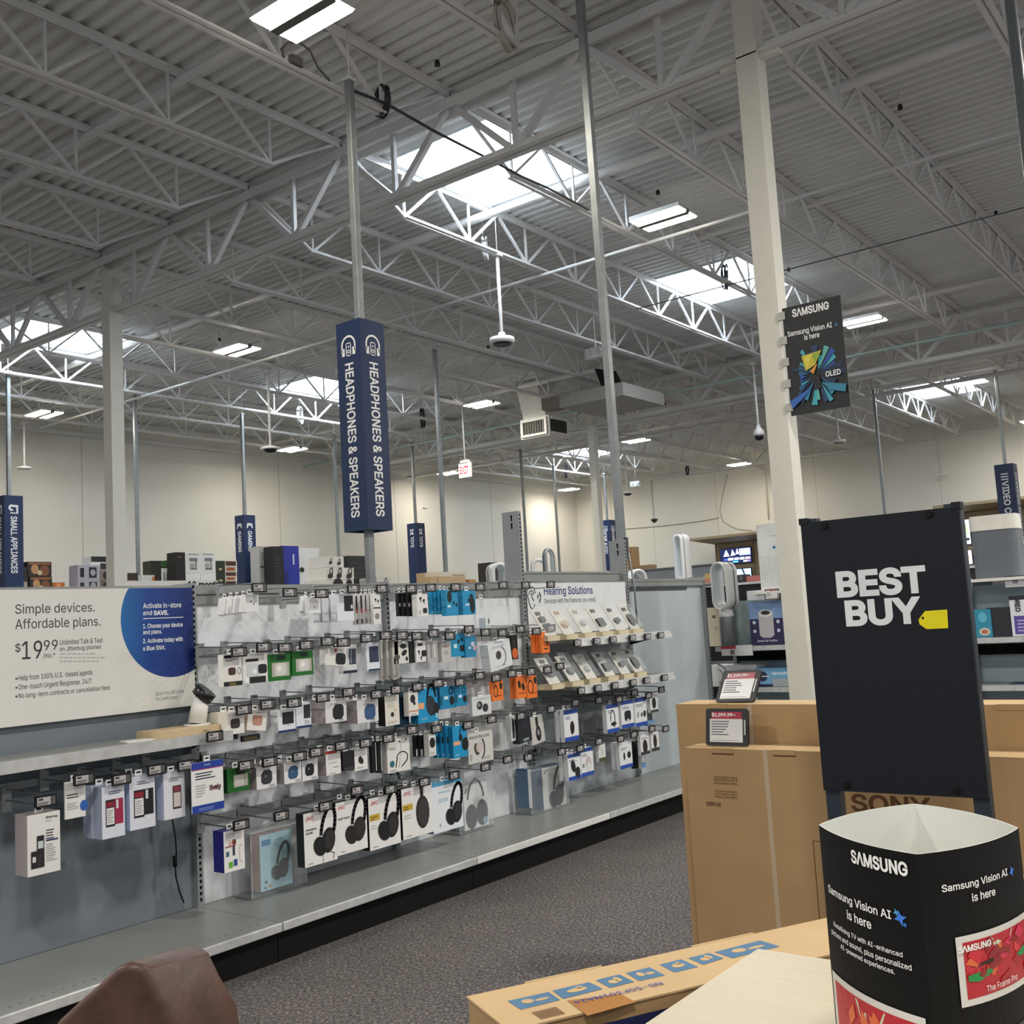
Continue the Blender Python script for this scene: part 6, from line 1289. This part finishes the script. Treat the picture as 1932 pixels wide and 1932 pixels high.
tv(((1357,1033),(1420,1064)),'television showing a white and blue menu with thumbnails',[('r',.62,.5,.98,.95,'#8f9bd0'),('p',[(.1,.5),(.2,.95),(.3,.5)],'#c9d3ea'),('p',[(.34,.5),(.4,.95),(.5,.55)],'#b9c6e6'),('p',[(.5,.6),(.56,.98),(.62,.6)],'#d9def0'),('r',.24,.22,.42,.38,'#cfd8de'),('r',.45,.22,.6,.38,'#a9c3e0'),('r',.63,.22,.78,.38,'#c9d3e0'),('r',.81,.22,.97,.38,'#c89a9a'),('r',.12,.24,.22,.34,'#3a5ae0'),('r',.4,.06,.58,.16,'#4fb0e6'),('r',.74,.06,.88,.16,'#e0e4f4'),('r',.9,.06,.97,.16,'#8a7ae8'),('r',.66,.78,.94,.84,'#e9ecf6'),('r',.7,.65,.9,.7,'#c9cfe6')])
tv(((1386,1072),(1419,1090)),'lower television showing a pale blue picture with a black shape',[('r',0,0,1,1,'#8fc0ea'),('p',[(.4,1),(.5,1),(.72,.1),(.6,.0)],'#141820'),('r',.02,.3,.4,.7,'#d9ecf4'),('r',.6,.4,.98,.9,'#b9dcf0')])
tv(((1813,979),(1834,1028)),'upright screen with a pale picture left of the grey purifier',[('r',0,0,1,1,'#cfe0e4'),('e',.6,.2,.3,.2,'#1d2430'),('l',[(.3,.9),(.7,.4)],.05,'#7fae6a')])
tv(((1814,1037),(1837,1066)),'small screen with a pink picture left of the grey purifier',[('r',.2,0,1,1,'#cdbfd6'),('r',0,0,.2,1,'#3a48c0'),('e',.6,.5,.2,.2,'#c98a6a')])
# ------------------------------------------------------------------ hanging banner on the near column
BXX=7.36
P=[onX(x,y,BXX) for x,y in ((1478,582),(1586,556),(1604,766),(1490,786))]; y1=(P[0].y+P[3].y)/2; y0=(P[1].y+P[2].y)/2; z1=(P[0].z+P[1].z)/2; z0=(P[2].z+P[3].z)/2
o=empty('hanging_banner',(BXX,(y0+y1)/2,z0),'black hanging banner with SAMSUNG lettering and a blue burst on the near column','banner')
MB().box((BXX,y0,z0),(BXX+.006,y1,z1),M('#0e0f12',.45,name='banner_black')).build('panel',o)
b=MB(); w_,h_=y1-y0,z1-z0
def T(u,v,k): return V((BXX-.001-.0005*k,y1-u*w_,z0+v*h_))
b.text('SΛMSUNG',T(.17,.895,2),(0,-1,0),(0,0,1),m_lett,w=.63*w_,h=.075*h_,bold=.03); b.build('brand_lettering',o); b=MB(); b.text('Samsung Vision AI',T(.06,.715,2),(0,-1,0),(0,0,1),m_lett,w=.76*w_,h=.062*h_,bold=.015); b.text('is here',T(.34,.665,2),(0,-1,0),(0,0,1),m_lett,w=.26*w_,h=.05*h_,bold=.015); b.build('slogan_lettering',o); b=MB(); b.text('OLED',T(.66,.29,44),(0,-1,0),(0,0,1),m_lett,w=.25*w_,h=.05*h_,bold=.02)
b.build('product_lettering',o); b=MB(); shapes(b,w_,h_,T,[('e',.89,.745,.025,.03,'#3a5a8c')]); b.build('star_mark',o)
rr=random.Random(11); art=[]
cx,cy=.5,.33
for i in range(34):
    a_=i*2*pi/34+rr.uniform(-.1,.1); r0=rr.uniform(.06,.16); r1=rr.uniform(.28,.48); wd=rr.uniform(.06,.15)
    col=rr.choice(['#1a5a86','#2b86a8','#123a5e','#3aa3b0','#0f2a48','#5fb0a0','#1d4a9a'])
    pts=[(cx+r0*cos(a_),cy+r0*.55*sin(a_)),(cx+r1*cos(a_-wd),cy+r1*.6*sin(a_-wd)),(cx+r1*1.02*cos(a_+wd),cy+r1*.6*sin(a_+wd))]
    art.append(('p',[(min(.99,max(.01,x)),y) for x,y in pts],col))
art+=[('p',[(.28,.52),(.62,.54),(.50,.42),(.33,.38)],'#c9b83a'),('p',[(.32,.5),(.46,.53),(.36,.4)],'#e0cf4a'),('p',[(.46,.52),(.6,.53),(.5,.44)],'#8fa83a'),('p',[(.4,.37),(.54,.43),(.46,.34)],'#d9962c'),('p',[(.44,.2),(.58,.2),(.55,.33),(.47,.32)],'#0b0c10'),('p',[(.02,.13),(.42,.23),(.3,.16),(.06,.06)],'#2b62b0'),('p',[(.98,.2),(.58,.25),(.72,.17),(.96,.13)],'#2a7f9a')]
b=MB(); shapes(b,w_,h_,T,art); b.build('burst_picture',o)
for v in (.93,.70,.5,.3,.08): MB().box((BXX-.012,y1-.02,z0+v*h_-.03),(BXX+.012,y1+.035,z0+v*h_+.03),M('#b9b7ae',.5)).build('bracket_clip',o)
# ------------------------------------------------------------------ hanging devices
m_dk=M('#15161a',.2,name='dark_dome')
def hang(px,py,pyb,kind,lab,Y=None):
    q=onY(px,py,Y) if Y else onZ(px,py,ZB); d_=ray(px,pyb); zb=EYE+d_.z*math.hypot(q.x,q.y)/math.hypot(d_.x,d_.y); x,y=q.x,q.y
    nm={'disc':'wireless_access_point','dome':'dome_camera','saucer':'dome_camera','ptz':'dome_camera','black':'dome_camera'}[kind]
    cat='access point' if kind=='disc' else 'camera'
    o=empty(nm,(x,y,zb),lab,cat,'devices hanging from the roof on rods')
    MB().cyl((x,y,zb+.06),(x,y,q.z+.02),.022 if kind!='black' else .012,m_steel if kind!='black' else M('#6d6c6a'),8).build('drop_rod',o)
    MB().box((x-.05,y-.05,q.z),(x+.05,y+.05,q.z+.03),m_steel).cyl((x,y,q.z+.03),(x,y,ZD),.006,m_steel,5).build('mount',o)
    if kind=='disc': MB().lathe([(.10,0),(.15,.02),(.15,.04),(.05,.07)],(x,y,zb),m_steel,20).build('disc',o)
    elif kind=='saucer': MB().lathe([(.04,.16),(.05,.12),(.15,.09),(.16,.05),(.13,.02)][::-1],(x,y,zb),m_steel,24).build('housing',o); MB().lathe([(.10,.0),(.125,.019)],(x,y,zb),m_dk,20).build('dark_grille',o)
    elif kind=='dome': MB().lathe([(.16,.06),(.17,.09),(.05,.13)],(x,y,zb),m_steel,20).build('housing',o); MB().lathe([(.02,0),(.09,.02),(.12,.059)],(x,y,zb),m_dk,20).build('dark_dome',o)
    elif kind=='ptz': MB().lathe([(.10,.09),(.10,.16),(.05,.24),(.03,.30)],(x,y,zb),m_steel,20).build('housing',o); MB().lathe([(.02,0),(.07,.02),(.09,.06),(.095,.089)],(x,y,zb),m_dk,20).build('dark_dome',o)
    else: MB().lathe([(.04,.0),(.10,.05),(.13,.11),(.03,.13)],(x,y,zb),M('#2a2422',.4),20).build('housing',o); MB().lathe([(.01,-.02),(.04,-.001)],(x,y,zb),m_dk,12).build('lens',o)
hang(938,484,652,'saucer','white saucer-shaped camera on a long rod below the near skylight',7.67)
hang(45,799,886,'disc','white disc access point on a rod at the far left')
hang(505,703,855,'dome','white dome camera on a long rod right of the GAMING pole')
hang(795,903,961,'disc','small white disc access point right of the TOYS pole')
hang(1060,932,987,'disc','small white disc access point left of the distant column')
hang(1421,688,832,'ptz','white bulb-shaped dome camera left of the cream column')
hang(1179,858,936,'dome','small white dome camera beside the clamp pole')
hang(1229,905,986,'black','black dome camera on a thin rod against the far wall')
hang(1771,832,899,'disc','white disc access point above the black store-logo stand')
hang(1577,772,838,'saucer','white saucer-shaped camera right of the black banner')
# exit sign, emergency lights
q=onZ(872,778,ZB); dd=ray(873,886); q=V((q.x,q.y,EYE+dd.z*math.hypot(q.x,q.y)/math.hypot(dd.x,dd.y))); o=empty('exit_sign',q,'small white exit sign with red EXIT letters on a rod','exit sign')
MB().box((q.x-.03,q.y-.16,q.z-.18),(q.x+.03,q.y+.16,q.z+.14),M('#efece6',.4)).build('housing',o); MB().box((q.x-.05,q.y-.1,q.z+.14),(q.x+.05,q.y+.1,q.z+.2),m_steel).build('canopy',o)
MB().cyl((q.x,q.y,q.z+.2),(q.x,q.y,ZD),.014,m_steel,8).build('drop_rod',o)
b=MB(); b.poly([(q.x-.032,q.y+.15,q.z-.16),(q.x-.032,q.y-.15,q.z-.16),(q.x-.032,q.y-.15,q.z+.12),(q.x-.032,q.y+.15,q.z+.12)],EM('#fff6ee',.6)); b.text('EXIT',(q.x-.036,q.y+.125,q.z-.10),(0,-1,0),(0,0,1),EM('#d0202c',.7),w=.24,h=.17,bold=.03); b.build('lit_face',o)
def emlight(px,py,D,lab):
    q=onZ(px,py,D); o=empty('emergency_light',q,lab,'emergency light','twin-head emergency lights')
    MB().box((q.x-.06,q.y-.17,q.z-.08),(q.x+.06,q.y+.17,q.z+.08),m_steel).build('battery_case',o)
    for s in (-.1,.1): MB().cyl((q.x-.09,q.y+s,q.z),(q.x-.06,q.y+s,q.z),.05,M('#c9cacb',.3),12).build('lamp_head',o)
    MB().cyl((q.x,q.y,q.z+.08),(q.x,q.y,ZD),.010,m_steel,6).build('drop_rod',o)
emlight(1124,666,5.45,'white emergency light box beside the clamp pole high up'); emlight(933,861,5.62,'white emergency light right of the exit sign'); emlight(1199,913,5.5,'white emergency light near the far wall right of the clamp pole')
# coils of cable hung on joists
def coil(px,py,D,r,m,lab,yaw=.8,n=4,name='cable_coil'):
    c=onZ(px,py,5.97) if D<33 else onX(px,py,31.9); P=[]; R=Matrix.Rotation(yaw,3,'Z'); N=18*n
    for k in range(N+1):
        t=2*pi*k/18; rr_=r*(1+.12*sin(k*.37)); P.append(c+R@V((rr_*cos(t),.025*sin(k*.21),rr_*1.15*sin(t))))
    mb=MB().tube(P,r*.06+.004,m,5)
    if D<33: mb.cyl((P[4].x,P[4].y,P[4].z),(P[4].x,P[4].y,ZD),.004,m,4)
    return tag(mb.build(name,org=c),lab,'cable','coiled cables on the roof steel')
coil(722,192,11.3,.115,M('#2c2b2e',.5),'black cable coil beside the top of the headphones sign pole',1.2,5); coil(915,470,14.3,.12,m_steel,'white cable coil on the joist below the near skylight',.6,3)
coil(953,48,10.5,.17,M('#b9b2a6',.6),'beige cable coil near the top edge above the girder',.3,4); coil(1368,524,21,.15,M('#4a4c50',.5),'dark cable coil against the second skylight',.6,3); coil(566,785,22,.16,m_steel,'white cable coil on the joist left of the headphones sign',.6,3)
coil(797,790,23,.18,M('#26262a',.5),'dark cable coil on the joist right of the headphones sign',.6,4); coil(1068,888,28,.2,M('#3a393b',.5),'dark cable coil near the distant column',.5,4); coil(1297,888,34,.13,M('#26262a',.5),'black cable coil high on the far right wall',.8,4)
# cable along the bottom chord from the pole to the skylight, and lamp cord
y_=6.15
q0=V((5.99,6.06,5.86)); pts=[q0,V((6.5,6.10,5.93)),V((7.2,6.13,5.92)),V((8.0,6.13,5.915)),V((8.5,6.1,5.88)),V((9.0,6.13,5.92)),V((9.8,6.13,5.9))]
tag(MB().tube(pts,.014,M('#3a3a3d',.5),6).build('power_cable',org=q0),'dark cable running from the headphones pole along the joist under the skylight','cable')
q0=V((5.05,5.3,5.8)); pts=[q0,V((5.2,5.5,5.62)),V((5.35,5.75,5.72)),V((5.3,5.95,5.85)),V((5.6,6.08,5.86)),V((5.9,6.1,5.87))]
pts=[onZ(x,y,5.86) for x,y in ((535,108),(531,92),(543,80),(565,80),(585,95),(600,128),(622,152))]
tag(MB().tube(pts,.010,M('#5a5650',.5),6).build('lamp_cord',org=pts[0]),'dark looped cord beside the lamp nearest the camera','cord')
q=onZ(556,120,5.9); tag(MB().rbox((q.x-.06,q.y-.04,5.88),(q.x+.06,q.y+.04,5.95),.01,M('#77746e',.5,.3),2,2).build('junction_box',org=q),'small grey junction box on the joist by the nearest lamp','junction box')
# wall cable and conduits
pts=[onX(x,y,XW-.03) for x,y in ((1180,998),(1230,994),(1280,989),(1330,982),(1356,977))]; tag(MB().tube(pts,.011,M('#a39e90',.6),6).build('wall_cable',org=pts[0]),'thin cable sagging across the far right wall','cable')
pts=[onX(x,y,XW-.03) for x,y in ((1372,895),(1362,940),(1358,965),(1365,985),(1390,998),(1420,1001))]; tag(MB().tube(pts,.010,M('#a39e90',.6),6).build('wall_cable',org=pts[0]),'thin cable curving down the far right wall above the display canopy','cable')
pts=[onX(x,y,XW-.04) for x,y in ((1420,878),(1442,885),(1450,980))]; tag(MB().tube(pts,.03,m_wall,6).build('wall_conduit',org=pts[0]),'cream conduit bending down the far right wall beside the near column','conduit')
# ------------------------------------------------------------------ hanging air unit with ducts
c=atD(1036,800,20.6); c=CAM+(c-CAM)*(12.47/c.y); ax_,ay_,az_=c.x,c.y,c.z; m_duct=M('#dcdad2',.45,name='white_duct')
o=empty('air_unit',(ax_+.4,ay_+.4,az_-.25),'white hanging air diffuser box with grilles and duct above','air unit')
MB().box((ax_,ay_,az_-.23),(ax_+.7,ay_+.75,az_+.2),m_duct).build('diffuser_box',o)
def grille(face):
    b=MB(); f_=MB()
    if face=='x':
        f_.box((ax_-.05,ay_+.04,az_-.2),(ax_,ay_+.72,az_-.15),m_duct).box((ax_-.05,ay_+.04,az_+.12),(ax_,ay_+.72,az_+.17),m_duct).box((ax_-.05,ay_+.04,az_-.15),(ax_,ay_+.1,az_+.12),m_duct).box((ax_-.05,ay_+.66,az_-.15),(ax_,ay_+.72,az_+.12),m_duct)
        b.box((ax_-.004,ay_+.1,az_-.15),(ax_-.001,ay_+.66,az_+.12),M('#2a2826'))
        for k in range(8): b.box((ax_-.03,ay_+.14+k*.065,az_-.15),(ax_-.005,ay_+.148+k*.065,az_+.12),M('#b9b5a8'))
    else:
        f_.box((ax_+.05,ay_-.04,az_-.2),(ax_+.65,ay_,az_-.15),m_duct).box((ax_+.05,ay_-.04,az_+.12),(ax_+.65,ay_,az_+.17),m_duct)
        b.box((ax_+.05,ay_-.004,az_-.15),(ax_+.65,ay_-.001,az_+.12),M('#2a2826'))
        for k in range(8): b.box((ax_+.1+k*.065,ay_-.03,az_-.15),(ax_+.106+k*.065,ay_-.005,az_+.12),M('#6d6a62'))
    f=f_.build('grille_frame',o); b.build('louvres',f)
grille('x'); grille('y')
MB().hexa([(ax_+.05,ay_+.1,az_+.2),(ax_+.6,ay_+.1,az_+.2),(ax_+.6,ay_+.7,az_+.2),(ax_+.05,ay_+.7,az_+.2),(ax_+.1,ay_+.35,ZD),(ax_+.75,ay_+.35,ZD),(ax_+.75,ay_+.9,ZD),(ax_+.1,ay_+.9,ZD)],m_duct).build('drop_duct',o)
P0=atD(1064,766,19.6); m_plen=M('#a9a69e',.6,name='grey_plenum'); MB().box((P0.x,P0.y-1.3,P0.z-.02),(P0.x+1.5,P0.y+.1,P0.z+.22),m_plen).build('side_plenum',o)
MB().box((P0.x-.02,P0.y+.1,P0.z+.0),(P0.x+.3,P0.y+.5,P0.z+.22),M('#857d72',.6)).build('insulated_elbow',o)
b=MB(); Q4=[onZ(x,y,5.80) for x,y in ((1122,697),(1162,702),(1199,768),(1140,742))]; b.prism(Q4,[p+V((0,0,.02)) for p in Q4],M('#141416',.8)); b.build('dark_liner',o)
